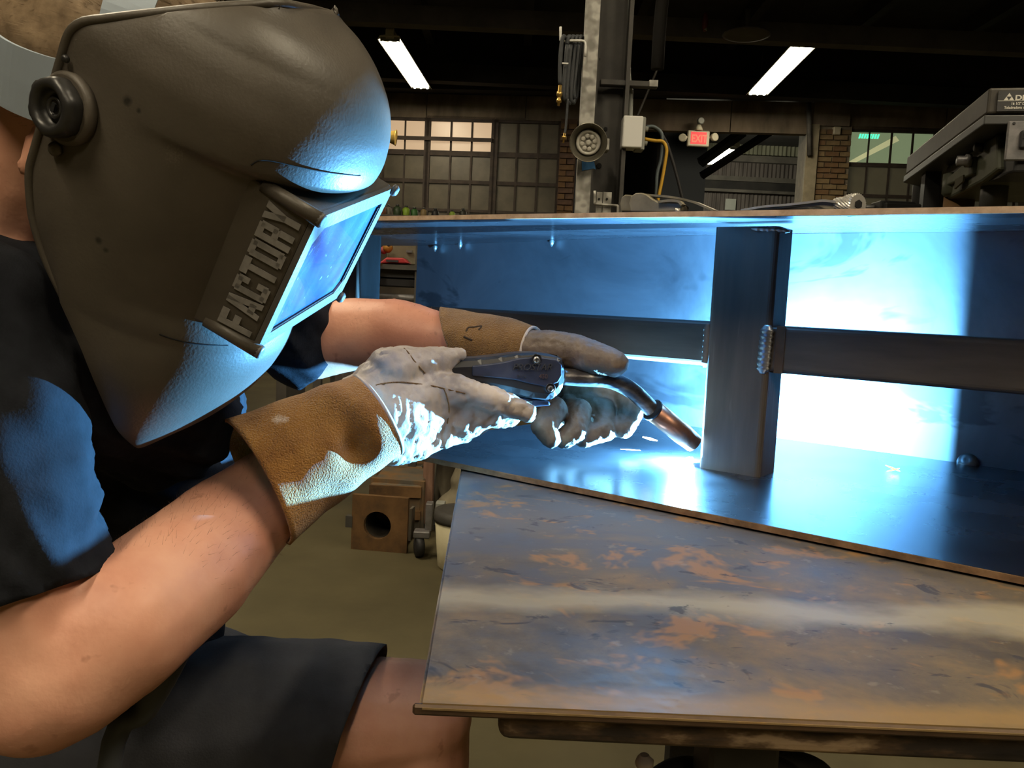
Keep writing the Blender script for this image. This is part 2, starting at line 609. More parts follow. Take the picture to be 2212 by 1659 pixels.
def bricks(parent, x0, x1, z0, z1, y0, bl, bh, mats, dep=.03, skip=0.0):
    """courses of single bricks standing proud of their mortar"""
    me = {}
    for k, mm in enumerate(mats):
        bm = bmesh.new()
        bm_box(bm, (0, 0, 0), (bl - .014, dep, bh - .012), None, .004)
        m_ = bpy.data.meshes.new('brick')
        bm.to_mesh(m_)
        bm.free()
        m_.materials.append(MATS[mm])
        me[k] = m_
    n = int((z1 - z0) / bh)
    for r in range(n):
        x = x0 + (bl / 2 if r % 2 else 0)
        if r % 2:
            o = box('half_brick', (x0 + bl / 4, y0, z0 + bh * (r + .5)), (bl / 2 - .014, dep, bh - .012), mats[r % len(mats)], parent, WM)
        while x + bl * .5 < x1:
            ln = min(bl, x1 - x)
            o = bpy.data.objects.new('brick', me[random.randrange(len(mats))])
            COL.objects.link(o)
            o.parent = parent
            o.matrix_parent_inverse = Matrix.Translation(-parent.location)
            o.matrix_basis = WM @ Matrix.Translation((x + ln / 2, y0 - random.uniform(0, .008), z0 + bh * (r + .5))) @ Matrix.Diagonal((ln / bl, 1, 1, 1))
            x += bl
# dark pier of old brick beside the long window
dp = sempty('wall_pier', WM @ V((xr, 0, 0)))
xz_panel('mortar_core', xr, ax(1243), 0, zt + .05, -.06, .12, 'dark_brick', dp)
bricks(dp, xr, ax(1243), az(1225, 470), zt, -.075, .24, .09, ['dark_brick', 'brick_b'])
# pale brick pier between the passage and the small window
pp = sempty('wall_pier', WM @ V((xd1, 0, 0)))
xz_panel('mortar_core', xd1, xp1, 0, zt + .05, -.06, .5, 'mortar', pp)
xz_panel('corner_post', xd1 - .02, ax(1760), 0, zt + .05, -.14, -.06, 'dusty_panel', pp)
bricks(pp, ax(1762), xp1, az(1790, 470), zt + .05, -.075, .215, .082, ['brick_a', 'brick_b', 'brick_a'])
xz_panel('pier_capital', xd1 + .06, xp1 - .05, zt + .04, hz1, -.10, .1, 'header_wood', pp)

# windows
wc = 0
def window(name, cols, rows, zs, mullions, mats, ytop):
    """cols: list of pane x-ranges, zs: list of pane z-ranges (top first)"""
    e = sempty(name, WM @ V((cols[0][0], 0, zs[-1][0])))
    X0, X1 = cols[0][0] - .05, cols[-1][1] + .05
    Z0, Z1 = zs[-1][0] - .05, zs[0][1] + .05
    for i, (z0, z1) in enumerate(zs):
        for j, (x0, x1) in enumerate(cols):
            xz_panel('pane', x0 - .015, x1 + .015, z0 - .015, z1 + .015, .03, .036, mats(i, j), e)
    # bars between panes
    for j in range(len(cols) - 1):
        xz_panel('upright_bar', cols[j][1], cols[j + 1][0], Z0, Z1, .0, .06, 'window_steel', e)
    for i in range(len(zs) - 1):
        xz_panel('cross_bar', X0, X1, zs[i + 1][1], zs[i][0], .002, .062, 'window_steel', e)
    xz_panel('frame_head', X0, X1, Z1 - .05, Z1 + .03, -.02, .08, 'window_steel', e)
    xz_panel('frame_sill', X0, X1, Z0 - .03, Z0 + .05, -.02, .08, 'window_steel', e)
    xz_panel('frame_side', X0 - .02, X0 + .05, Z0, Z1, -.02, .08, 'window_steel', e)
    xz_panel('frame_side', X1 - .05, X1 + .02, Z0, Z1, -.02, .08, 'window_steel', e)
    return e
def zrow(px, y0, y1):
    return (az(px, y1), az(px, y0))
rows = [zrow(995, 263, 326), zrow(995, 337, 389), zrow(995, 397, 452), zrow(995, 458, 512)]
def lm(kind):
    def f(i, j):
        if i == 0:
            return {0: 'pane_lit', 1: 'pane_lit' if j < 2 else 'pane_lit', 2: 'pane_dull'}[kind]
        return 'pane_dull'
    return f
def cc(lst, py=330):
    return [(ax(a, py), ax(b, py)) for a, b in lst]
window('window_1', cc([(784, 827), (830, 872), (875, 916)]), 4, rows, None, lm(0), 0)
window('window_2', cc([(929, 971), (975, 1016), (1020, 1060)]), 4, rows, None, lm(1), 0)
window('window_3', cc([(1075, 1114), (1118, 1160), (1164, 1204)]), 4, rows, None, lm(2), 0)
window('window_5', cc([(640, 683), (687, 727), (731, 771)]), 4, rows, None, lm(0), 0)
rw = [zrow(1900, 286, 352), zrow(1900, 361, 420), zrow(1900, 427, 486)]
w4 = window('window_4', cc([(1834, 1874), (1877, 1922), (1926, 1968), (1972, 2014), (2018, 2060), (2064, 2106), (2110, 2152), (2156, 2200), (2204, 2246)]), 3, rw, None,
            lambda i, j: 'pane_green' if i == 0 else 'pane_pale', 0)
# dark bar standing in for a pipe's shadow across the lit panes
xz_panel('shadow_bar', ax(790), ax(1062), az(925, 304), az(925, 296), -.05, -.02, 'window_steel', wall)
# glowing green letters, and a reflected streak painted as a glowing strip, on the small window
for k in range(8):
    x = ax(1858 + k * 5.6, 292)
    z = az(1880, 293)
    o = tag(mesh('neon_letter', [WM @ V((x + a, .025, z + b)) for a, b in ((-.015, -.04), (.012, -.04), (.03, .03), (.003, .03))] +
             [WM @ V((x + a, .028, z + b)) for a, b in ((-.015, -.04), (.012, -.04), (.03, .03), (.003, .03))],
             [(0, 1, 2, 3), (7, 6, 5, 4), (0, 4, 5, 1), (1, 5, 6, 2), (2, 6, 7, 3), (3, 7, 4, 0)], 'neon_green', w4))
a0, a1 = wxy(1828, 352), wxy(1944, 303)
mesh('reflected_streak', [WM @ V((a0[0], .026, a0[1])), WM @ V((a0[0] + .12, .026, a0[1])), WM @ V((a1[0], .026, a1[1])), WM @ V((a1[0] - .06, .026, a1[1] + .07))] +
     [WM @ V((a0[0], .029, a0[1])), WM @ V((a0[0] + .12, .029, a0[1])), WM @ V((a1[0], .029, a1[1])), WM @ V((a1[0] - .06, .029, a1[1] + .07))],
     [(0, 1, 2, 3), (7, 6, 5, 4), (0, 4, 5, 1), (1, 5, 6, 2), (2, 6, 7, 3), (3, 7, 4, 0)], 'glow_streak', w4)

# passage into the next bay: corrugated walls, girts, a sloping brace
FARY = 19.5
def fz(px, py): return at(px, py, FARY).z
def fx(px, py=380): return at(px, py, FARY).x
def corrugated(name, x0, x1, z0, z1, y, m, parent, pitch=.095, amp=.016):
    n = int((x1 - x0) / pitch * 8)
    vs = []
    for i in range(n + 1):
        x = x0 + (x1 - x0) * i / n
        yy = y + amp * math.sin(2 * math.pi * (x - x0) / pitch)
        vs += [(x, yy, z0), (x, yy, z1)]
    return mesh(name, vs, [(2 * i, 2 * i + 2, 2 * i + 3, 2 * i + 1) for i in range(n)], m, parent, True)
far = sempty('wall_passage', (4, FARY, 0))
X0, X1 = fx(1330) - .5, fx(1760) + .6
corrugated('sheet_upper', X0, X1, fz(1640, 338), fz(1640, 270) + .8, FARY, 'corrugated', far)
corrugated('sheet_middle', X0, X1, fz(1640, 386), fz(1640, 338), FARY + .05, 'corrugated_brown', far)
corrugated('sheet_lower', X0, X1, 0, fz(1640, 386), FARY + .05, 'corrugated_brown', far)
for a, b in ((340, 354), (386, 396), (414, 420)):
    box('girt', ((X0 + X1) / 2, FARY - .12, (fz(1640, a) + fz(1640, b)) / 2), (X1 - X0, .16, fz(1640, a) - fz(1640, b)), 'beam_dark', far)
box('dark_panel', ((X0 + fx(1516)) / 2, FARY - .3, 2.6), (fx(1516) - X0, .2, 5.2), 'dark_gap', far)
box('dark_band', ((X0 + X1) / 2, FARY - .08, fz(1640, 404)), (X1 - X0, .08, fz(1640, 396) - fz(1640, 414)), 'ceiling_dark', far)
box('notice', (at(1575, 443, FARY).x, FARY - .12, fz(1575, 443)), (.24, .02, .25), 'grey_plastic', far)
box('passage_ceiling', (5, 18.2, 5.0), (9, 8.6, .1), 'ceiling_dark', far)
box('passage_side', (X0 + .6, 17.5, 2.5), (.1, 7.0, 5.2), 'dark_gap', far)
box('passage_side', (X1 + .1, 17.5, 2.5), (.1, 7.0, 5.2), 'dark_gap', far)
for (p, q, r) in (((1515, 380), (1668, 282), .075), ((1512, 352), (1606, 284), .10)):
    tube('brace', [at(*p, 16.0), at(*q, 16.0)], r, 'ceiling_dark', far, seg=4, k=1)

# steel beams under the roof
st(box('trim_1', (0, 9.0, at(1106, 47, 9.0).z), (24, .16, .19), 'beam_dark'))
st(box('trim_2', (0, 12.6, at(1106, 18, 9.0).z + .25), (24, .2, .25), 'ceiling_dark'))

# ------------------------------------------------------------------ ceiling lights
def fixture(P, Q, name_label, zdrop=.55, power=FIX_W, ntube=3, wid=.30, area=True):
    P, Q = V(P), V(Q)
    ax_ = (Q - P)
    ln = ax_.length
    yv = ax_.normalized()
    xv = yv.cross(V((0, 0, 1))).normalized()
    M = frame((P + Q) / 2, xv, yv, V((0, 0, 1)))
    t = thing('ceiling_light', name_label, 'light', (P + Q) / 2, 'fluorescent lights hung from the roof')
    w2 = wid / 2
    prof = [(-w2, .0), (-w2 + .03, .05), (-.05, .06), (-.05, .12), (.05, .12), (.05, .06), (w2 - .03, .05), (w2, .0), (w2 - .01, .0), (w2 - .035, .042), (-w2 + .035, .042), (-w2 + .01, .0)]
    rings = [[M @ V((x, s * ln / 2, z)) for x, z in prof] for s in (-1, 1)]
    loft('housing', rings, 'fixture_white', t, smooth=False)
    for s in (-1, 1):
        box('end_plate', (0, s * (ln / 2 - .03), .08), (.10, .02, .12), 'fixture_white', t, M)
        box('socket', (0, s * (ln / 2 - .045), .02), (wid * .8, .03, .05), 'grey_plastic', t, M)
        tube('hanger', [M @ V((0, s * (ln / 2 - .2), .12)), M @ V((0, s * (ln / 2 - .2), zdrop))], .006, 'column_steel', t, seg=6, k=1)
    for k in range(ntube):
        x = (k - (ntube - 1) / 2) * wid * .62 / max(ntube - 1, 1)
        lathe('lamp_tube', [(.006, -ln / 2 + .05), (.019, -ln / 2 + .055), (.019, ln / 2 - .055), (.006, ln / 2 - .05)], M @ V((x, 0, .005)), yv, 'tube_light', t, seg=10)
    if area:
        li = bpy.data.lights.new('lamp_glow', 'AREA')
        li.shape = 'RECTANGLE'
        li.size, li.size_y = wid, ln
        li.energy = power
        li.color = (1.0, .83, .58)
        lo = bpy.data.objects.new('lamp_glow', li)
        COL.objects.link(lo)
        lo.matrix_world = frame(M @ V((0, 0, -.03)), xv, yv, xv.cross(yv))
        lo.parent = t
        lo.matrix_parent_inverse = Matrix.Translation(-t.location)
    return t
FZ = 4.20
fixture(onz(841, 86, FZ), onz(911, 192, FZ), 'glowing fluorescent ceiling light above the gridded long window', power=65)
fixture(onz(1738, 98, FZ), onz(1634, 206, FZ), 'glowing fluorescent ceiling light above the brick pier', power=65)
pf = fixture(at(1592, 322, 16.0), at(1538, 356, 17.4), 'small fluorescent light seen through the dark passage', zdrop=.3, area=False)
li = bpy.data.lights.new('lamp_glow', 'POINT')
li.energy = 170
li.color = (1.0, .95, .72)
li.shadow_soft_size = .12
lo = bpy.data.objects.new('lamp_glow', li)
COL.objects.link(lo)
lo.location = pf.location + V((0, 0, -.2))
lo.parent = pf
lo.matrix_parent_inverse = Matrix.Translation(-pf.location)
for x, y, lab in ((-2.2, 1.6, 'fluorescent ceiling light high above the seated welder'), (2.4, -1.0, 'fluorescent ceiling light high above the table end'), (-1.0, -3.0, 'fluorescent ceiling light behind the viewer on the welder side'), (1.6, -5.6, 'fluorescent ceiling light farthest behind the viewer')):
    fixture((x, y, FZ), (x, y + 2.4, FZ), lab, zdrop=.8)

# ------------------------------------------------------------------ steel column and what hangs on it
CY = 2.60
colm = thing('steel_column', 'dark painted steel column behind the galvanized strut', 'column', at(1340, 455, CY))
x0, x1 = at(1288, 200, CY).x, at(1372, 100, CY).x
def zc_(py, px=1330): return at(px, py, CY).z
xa = at(1278, 300, CY).x
xb = at(1352, 300, CY).x
box('web', ((xa + xb) / 2, CY + .06, 2.6), (xb - xa, .012, 5.2), 'column_steel', colm)
box('flange', (xb - .004, CY + .06, 2.6), (.012, .12, 5.2), 'column_steel', colm)
box('flange', (xa + .004, CY + .06, 2.6), (.012, .12, 5.2), 'column_steel', colm)
box('base_plate', ((xa + xb) / 2, CY + .06, .01), (.28, .28, .02), 'column_steel', colm)
for px, py, r in ((1294, 358, .008), (1308, 279, .006), (1293, 128, .005)):
    p = at(px, py, CY + .052)
    lathe('bolt_hole', [(r, 0), (r, .003)], p, (0, -1, 0), 'dark_hole', colm, seg=12)
ar = thing('support_arm', 'flat dark steel bar sticking out from the column', 'bar', at(1355, 183, CY))
a, b = at(1296, 181, CY + .02), at(1419, 183, CY + .02)
box('bar', (a + b) / 2, ((b - a).length, .03, .017), 'column_steel', ar, bev=.002)
box('bar_tip', (b.x - .012, b.y, b.z), (.026, .032, .019), 'galvanized', ar)
# galvanized strut: a folded channel
sp0, sp1 = at(1265, 300, CY - .04), None
strut = thing('strut_channel', 'pale galvanized strut channel standing before the dark column', 'strut', V((sp0.x, sp0.y, 0)))
box('front_face', (sp0.x, CY - .06, 2.6), (.042, .003, 5.2), 'galvanized', strut)
for s in (-1, 1):
    box('side_face', (sp0.x + s * .0195, CY - .04, 2.6), (.003, .042, 5.2), 'galvanized', strut)
# conduit down the column
tube('conduit', [at(1363, -20, CY + .05), at(1359, 90, CY + .05), at(1357, 140, CY + .05), at(1358, 170, CY + .05), at(1362, 200, CY + .05), at(1361, 262, CY + .05)], .008, 'grey_plastic', None, seg=10)
tag(bpy.data.objects['conduit'], 'thin grey conduit running down the column to the white box', 'conduit')
# hose coil on a hook
hk = thing('hose_hook', 'bent white wire hook fixed to the galvanized strut', 'hook', at(1262, 100, CY - .07))
hy = CY - .085
tube('hook_wire', [at(1264, 122, hy), at(1264, 92, hy), at(1248, 88, hy), at(1214, 88, hy), at(1211, 85, hy), at(1211, 58, hy)], .0038, 'white_plastic', hk, seg=8, k=3)
coil = thing('air_hose', 'coiled grey air hose hanging from the white hook', 'hose', at(1235, 220, hy))
loops = [(1217, 1213, 182), (1228, 1222, 214), (1236, 1229, 222), (1245, 1238, 221), (1253, 1243, 212)]
for i, (tx, bx_, by) in enumerate(loops):
    yy = hy - .014 + .012 * i
    P = [at(tx - 3, 96, yy), at(tx - 1, 82, yy), at(tx + 4, 80, yy + .012), at(tx + 5, 100, yy + .02), at((tx + bx_) / 2 + 3, 160, yy + .03), at(bx_ + 3, by - 6, yy + .02),
         at(bx_ - 1, by, yy + .008), at(bx_ - 5, by - 10, yy), at((tx + bx_) / 2 - 5, 160, yy), at(tx - 3, 97, yy)]
    if i == 0:
        P = [at(1222, 82, yy + .012), at(1217, 79, yy), at(1213, 96, yy), at(1210, 140, yy), at(1210, 184, yy)]
    tube('hose_loop', P, .0062, 'hose_grey', coil, seg=8, k=5)
tube('hose_tail', [at(1226, 214, hy), at(1225, 240, hy), at(1222, 276, hy), at(1219, 292, hy)], .0035, 'hose_grey', coil, seg=8)
lathe('fitting', [(.0055, 0), (.0055, .02), (.0085, .021), (.0085, .032), (.006, .033), (.006, .042), (.0075, .043), (.0075, .05), (.004, .051), (.004, .06)], at(1210, 183, hy - .014), at(1207, 222, hy - .014) - at(1210, 183, hy - .014), 'brass', coil, seg=10)
lathe('fitting', [(.004, 0), (.004, .008), (.006, .009), (.006, .015), (.003, .016), (.003, .028)], at(1220, 288, hy), V((-.1, 0, -1)), 'brass', coil, seg=10)
box('hose_tie', at(1221, 137, hy - .022), (.018, .004, .004), 'white_plastic', coil)
# round bell-like lamp
lc = at(1271, 308, CY - .12)
bell = thing('round_lamp', 'round metal-rimmed lamp with a petalled face on the strut', 'lamp', lc)
vd = (CC - lc).normalized()
lathe('lamp_bowl', [(.052, .03), (.0545, .032), (.0535, .026), (.05, .006), (.038, -.014), (.02, -.02)], lc, vd, 'lamp_shell', bell, seg=36, cap=(False, True))
lathe('lamp_bowl_inside', [(.0515, .0305), (.047, .012), (.036, -.008), (.034, -.008)], lc, vd, 'lamp_shell', bell, seg=36, cap=(False, False))
lathe('lamp_face', [(.036, -.006), (.036, .002), (.032, .006), (.028, .004), (.026, -.002)], lc, vd, 'lamp_white', bell, seg=36)
xx = V((0, 0, 1)).cross(vd).normalized()
yy_ = vd.cross(xx)
for k in range(8):
    a = math.pi / 4 * k + .2
    d = xx * math.cos(a) + yy_ * math.sin(a)
    lathe('petal', [(.004, 0), (.0075, .001), (.0065, .0045), (.003, .006)], lc + d * .0185 + vd * .001, vd, 'lamp_white', bell, seg=10)
lathe('petal_hub', [(.0085, 0), (.008, .005), (.004, .007)], lc + vd * .001, vd, 'lamp_white', bell, seg=16)
box('lamp_mount', at(1308, 315, CY - .075), (.018, .05, .034), 'galvanized', bell, bev=.002)
# tape
tp = mesh('blue_tape', [at(1257, 346, CY - .063), at(1283, 347, CY - .063), at(1287, 366, CY - .064), at(1282, 364, CY - .063), at(1257, 369, CY - .063)] +
          [at(1257, 346, CY - .0615), at(1283, 347, CY - .0615), at(1287, 366, CY - .0615), at(1282, 364, CY - .0615), at(1257, 369, CY - .0615)],
          [(4, 3, 2, 1, 0), (5, 6, 7, 8, 9)] + [(i, (i + 1) % 5, 5 + (i + 1) % 5, 5 + i) for i in range(5)], 'blue_tape')
tag(tp, 'piece of blue masking tape below the round lamp', 'tape')
# white junction box with cables
jb = thing('junction_box', 'small white electrical box with cables on the column edge', 'box', at(1370, 285, CY))
c = at(1367, 284, CY - .02)
box('box_body', (c.x, c.y + .03, c.z), (.060, .06, .094), 'white_plastic', jb, bev=.004, seg=2)
box('box_back', (c.x + .026, c.y + .045, c.z), (.03, .05, .099), 'grey_plastic', jb, bev=.003)
for dz in (.02, -.022):
    lathe('cable_gland', [(.012, 0), (.012, .012), (.008, .013), (.008, .022)], (c.x + .03, c.y + .045, c.z + dz), (1, 0, -.1), 'grey_plastic', jb, seg=12)
def cable(label, pts, r, m):
    o = tube('cable', [at(*p) for p in pts], r, m, None, seg=8, k=6)
    tag(o, label, 'cable')
Yc = CY + .03
cable('thin grey-green cable drooping from the white box', [(1392, 277, Yc), (1410, 273, Yc), (1428, 286, Yc), (1431, 310, Yc), (1428, 345, Yc), (1420, 375, Yc), (1418, 410, Yc), (1415, 460, Yc)], .0052, 'grey_cable')
cable('yellow cable hanging down from the white box', [(1392, 300, Yc - .01), (1415, 304, Yc - .01), (1432, 306, Yc - .01), (1440, 322, Yc - .01), (1437, 350, Yc - .01), (1430, 390, Yc - .01), (1422, 430, Yc - .01), (1416, 470, Yc - .01)], .0052, 'yellow_cable')
cable('black cable slanting from the white box down to the right', [(1396, 272, Yc + .01), (1420, 280, Yc + .01), (1440, 310, Yc + .01), (1458, 365, Yc + .01), (1472, 420, Yc + .01), (1480, 460, Yc + .01)], .0052, 'black_rubber')
# hinge bracket low on the column
br = thing('hinge_bracket', 'pale steel hinge bracket at the foot of the strut', 'bracket', at(1305, 455, CY - .07))
Y = CY - .075
tube('bent_rod', [at(1285, 412, Y), at(1285, 436, Y), at(1289, 441, Y), at(1330, 444, Y), at(1334, 448, Y), at(1334, 470, Y)], .004, 'galvanized', br, seg=8, k=3)
for px, wd in ((1294, .018), (1311, .026)):
    p = at(px, 440, Y + .012)
    box('hinge_leaf', p, (wd, .006, .068), 'galvanized', br, bev=.001)
    lathe('screw_hole', [(.0035, 0), (.0035, .002)], at(px, 430, Y + .008), (0, -1, 0), 'dark_hole', br, seg=10)
# cable tray hanging dark in the roof
tube('roof_pipe', [at(1433, -20, 6.0), at(1425, 60, 6.0), at(1420, 150, 6.0)], .045, 'ceiling_dark', None, seg=10, k=2)
tag(bpy.data.objects['roof_pipe'], 'dark pipe hanging beside the column under the roof', 'pipe')
tube('guy_wire', [at(1420, 150, 6.0), at(1378, 250, 6.0)], .008, 'column_steel', None, seg=6, k=1)
tag(bpy.data.objects['guy_wire'], 'thin slanting wire below the dark roof pipe', 'wire')
dl = thing('disc_lamp', 'flat round disc hanging under the roof beam', 'lamp', at(1612, 74, 8.6))
lathe('disc', [(.02, .06), (.23, .012), (.235, 0), (.2, -.004)], at(1612, 76, 8.6), (0, 0, 1), 'beam_dark', dl, seg=32)
tube('stem', [at(1614, 72, 8.6), at(1616, 20, 8.6)], .03, 'beam_dark', dl, seg=8, k=1)
bt = thing('beam_bottle', 'small red bottle-shaped tag on the roof beam', 'tag', at(1523, 60, 8.8))
lathe('tag_body', [(.008, .1), (.022, .08), (.03, .02), (.03, -.04), (.012, -.09)], at(1523, 48, 8.8), (0, 0, 1), one('tag_red', (.16, .03, .025), rough=.5), bt, seg=10)
lathe('tag_cap', [(.02, 0), (.02, .04)], at(1523, 66, 8.8), (0, 0, 1), 'grey_plastic', bt, seg=10)
ld = tag(tube('roof_strip', [at(905, 54, 9.2), at(1115, 60, 9.2)], .012, 'grey_plastic', None, seg=6, k=1), 'thin pale strip along the underside of the roof beam', 'strip')
# yellow lamp head beside the helmet
yl = thing('brass_horn', 'yellow metal horn hanging in front of the lit window panes', 'horn', at(833, 295, 12.6))
P = at(812, 292, 12.6)
Q = at(850, 297, 12.6)
lathe('horn_body', [(.05, 0), (.085, .04), (.085, .22), (.11, .29), (.12, .30), (.10, .285)], P, Q - P, one('horn_yellow', (.5, .34, .08), rough=.35, metal=.5), yl, seg=18)
lathe('horn_cap', [(.04, 0), (.05, -.03), (.02, -.05)], P, Q - P, 'brass', yl, seg=14)
# exit sign with two lamp heads
ec = at(1508, 300, 12.9)
ex = thing('exit_sign', 'lit red exit sign with two emergency lamp heads', 'sign', ec)
box('sign_case', ec, (.33, .07, .235), 'exit_white', ex, bev=.012)
box('sign_face', (ec.x, ec.y - .037, ec.z + .005), (.235, .004, .175), 'exit_red', ex)
MT = frame(ec + V((-.108, -.040, -.055)), V((1, 0, 0)), V((0, 0, 1)), V((0, -1, 0)))
text('sign_lettering', 'EXIT', MT, .155, one('exit_letter', (.3, .12, .08), emit=(1.0, .28, .16), estr=.55), ex, ext=.002, off=.004, sx=.74)
for s in (-1, 1):
    p = ec + V((s * .235, -.02, .03 if s > 0 else .0))
    tube('lamp_arm', [ec + V((s * .16, 0, .02)), p], .018, 'exit_white', ex, seg=8, k=1)
    lathe('lamp_head', [(.03, -.06), (.055, -.03), (.06, .03), (.05, .035)], p, (s * .4, -1, 0), 'exit_white', ex, seg=16)
lathe('mount_boss', [(.07, 0), (.05, .05), (.03, .09)], ec + V((0, 0, .118)), (0, 0, 1), 'exit_white', ex, seg=12)
lathe('call_point', [(.04, .03), (.055, .0), (.055, -.03)], at(1514, 261, 12.95), (0, -1, 0), 'grey_plastic', ex, seg=16)
# camera box and cord on the brick pier
sb = thing('wall_sensor', 'small white box with a long cord on the brick pier', 'sensor', at(1808, 285, 13.0))
box('sensor_body', at(1807, 283, 12.95), (.11, .08, .12), 'exit_white', sb, bev=.01)
tube('sensor_cord', [at(1804, 296, 12.98), at(1798, 340, 12.98), at(1790, 390, 12.98), at(1783, 452, 12.98)], .012, 'dusty_panel', sb, seg=6, k=3)
tube('dark_conduit', [at(1747, 222, 12.9), at(1749, 336, 12.9)], .04, 'column_steel', None, seg=8, k=1)
tag(bpy.data.objects['dark_conduit'], 'short dark pipe at the top corner of the brick pier', 'pipe')

# ------------------------------------------------------------------ drill press
pd = V((.24, .97, 0)).normalized()
pe = V((pd.y, -pd.x, 0))
PF = at(2131, 250, 2.2)
PO = V((PF.x, PF.y, 0))
PM = frame(PO, pe, pd, V((0, 0, 1)))
dpz = thing('drill_press', 'old grey-green drill press standing behind the workpiece', 'drill press', PM @ V((.25, .5, 0)))
z1, z0 = at(2131, 189, 2.2).z, at(2131, 246, 2.2).z
LNG = .98
def pp_(a, b, z): return PM @ V((a, b, z))
prism('belt_cover', [pp_(0, 0, z0), pp_(0, LNG, z0), pp_(.08, LNG + .1, z0), pp_(.42, LNG + .1, z0), pp_(.5, LNG, z0), pp_(.5, 0, z0)], V((0, 0, z1 - z0)), 'press_grey', dpz, bev=.006)
prism('cover_skirt', [pp_(-.006, -.006, z0 - .028), pp_(-.006, LNG, z0 - .028), pp_(.08, LNG + .11, z0 - .028), pp_(.42, LNG + .11, z0 - .028), pp_(.506, LNG, z0 - .028), pp_(.506, -.006, z0 - .028)], V((0, 0, .024)), 'press_trim', dpz, bev=.003)
PFM = frame(PM @ V((.006, -.004, z0)), pe, V((0, 0, 1)), -pd)
box('name_plate', (.25, .030, 0), (.47, .050, .004), 'label_black', dpz, PFM)
box('plate_line', (.25, .0305, .0025), (.47, .0012, .001), 'label_white', dpz, PFM)
# triangle emblem: three small triangles
for k, (cx_, cy_) in enumerate(((.034, .036), (.046, .036), (.040, .045))):
    prism('emblem', [PFM @ V((cx_ - .0058, cy_ - .004, .0022)), PFM @ V((cx_ + .0058, cy_ - .004, .0022)), PFM @ V((cx_, cy_ + .0048, .0022))], -pd * .001, 'label_white', dpz)
text('brand_lettering', 'DE', PFM @ Matrix.Translation((.054, .0325, .0025)), .017, 'label_white', dpz, ext=.0003, off=.0006, sx=1.25)
text('model_lettering', '16 1/2" Dril', PFM @ Matrix.Translation((.046, .0205, .0025)), .0095, 'label_white', dpz, ext=.0003, off=.0002, sx=.85)
text('model_lettering', 'Taladradora de', PFM @ Matrix.Translation((.031, .0105, .0025)), .0098, 'label_white', dpz, ext=.0003, off=.0002, sx=.85)
zh0, zh1 = at(2080, 412, 2.55).z, z0 - .03
# head casting: long box with a chamfered lower nose
prism('head_casting', [pp_(.055, .62, zh0), pp_(.055, .62, zh1), pp_(.055, .10, zh1), pp_(.055, .06, zh1 - .1), pp_(.055, .20, zh0)], pe * .36, 'press_green', dpz, bev=.008)
prism('head_cheek', [pp_(.042, .56, zh0 + .04), pp_(.042, .56, zh1 - .05), pp_(.042, .26, zh1 - .03), pp_(.042, .26, zh0 + .03)], pe * .03, 'press_green', dpz, bev=.004)
prism('cheek_recess', [pp_(.038, .42, zh0 + .04), pp_(.038, .42, zh1 - .10), pp_(.038, .33, zh1 - .09), pp_(.038, .33, zh0 + .04)], pe * .006, one('press_olive', (.045, .042, .018), rough=.6), dpz)
lathe('pinion_boss', [(.019, 0), (.019, .014), (.014, .016), (.014, .036), (.007, .038)], pp_(.040, .27, zh0 + .07), -pe, 'plate_grey', dpz, seg=20)
lathe('lock_knob', [(.013, 0), (.013, .02), (.009, .023)], pp_(.05, .20, zh0 + .095), -pe, 'press_black', dpz, seg=14)
prism('nose', [pp_(.07, .04, zh1), pp_(.07, .10, zh1 - .11), pp_(.07, .20, zh0), pp_(.07, .10, zh0 - .0), pp_(.07, -.02, zh1 - .12), pp_(.07, -.02, zh1)], pe * .34, 'press_black', dpz, bev=.006)
sx0 = PM.inverted() @ onplane(2194, 305, PO - pd * .03, pd)
box('switch_plate', (sx0.x + .02, -.032, sx0.z), (.085, .012, .098), 'plate_grey', dpz, PM, bev=.003)
box('switch_rocker', (sx0.x + .018, -.042, sx0.z + .002), (.024, .014, .044), 'press_black', dpz, PM, bev=.003)
box('switch_window', (sx0.x + .018, -.050, sx0.z + .010), (.014, .004, .014), 'press_trim', dpz, PM)
for dx, dz in ((-.03, .042), (.045, .042)):
    lathe('plate_screw', [(.004, 0), (.003, .002)], PM @ V((sx0.x + .02 + dx, -.038, sx0.z + dz)), -pd, 'press_black', dpz, seg=8)
q = at(2146, 430, 2.45)
lathe('quill', [(.036, .06), (.036, -.02), (.03, -.025), (.012, -.03), (.012, -.05), (.03, -.055), (.03, -.16)], q, (0, 0, 1), 'press_trim', dpz, seg=20)
q = at(2072, 430, 2.75)
lathe('post', [(.046, zh0 + .05 - q.z), (.046, .02 - q.z)], q, (0, 0, 1), 'rust_brown', dpz, seg=20)
lathe('post_collar', [(.06, .06), (.06, .0), (.05, -.01)], at(2078, 418, 2.72), (0, 0, 1), 'press_green', dpz, seg=20)
box('foot_plate', (.22, .45, .03), (.4, .6, .06), 'press_green', dpz, PM, bev=.01)
q = at(2022, 395, 3.25)
lathe('motor', [(.04, .14), (.075, .12), (.08, .08), (.08, -.12), (.07, -.15), (.03, -.16)], q, (0, 0, 1), 'press_black', dpz, seg=24)
for k in range(7):
    a = -2.4 + k * .3
    d = V((math.cos(a), math.sin(a), 0))
    box('motor_fin', q + d * .082, (.010, .016, .22), 'press_trim', dpz)
lathe('motor_bolt', [(.014, 0), (.014, .02)], at(2004, 396, 2.93), (0, -1, 0), 'bright_steel', dpz, seg=12)
box('motor_mount', (.04, .75, (zh0 + zh1) / 2 - .02), (.05, .06, .3), 'press_black', dpz, PM)
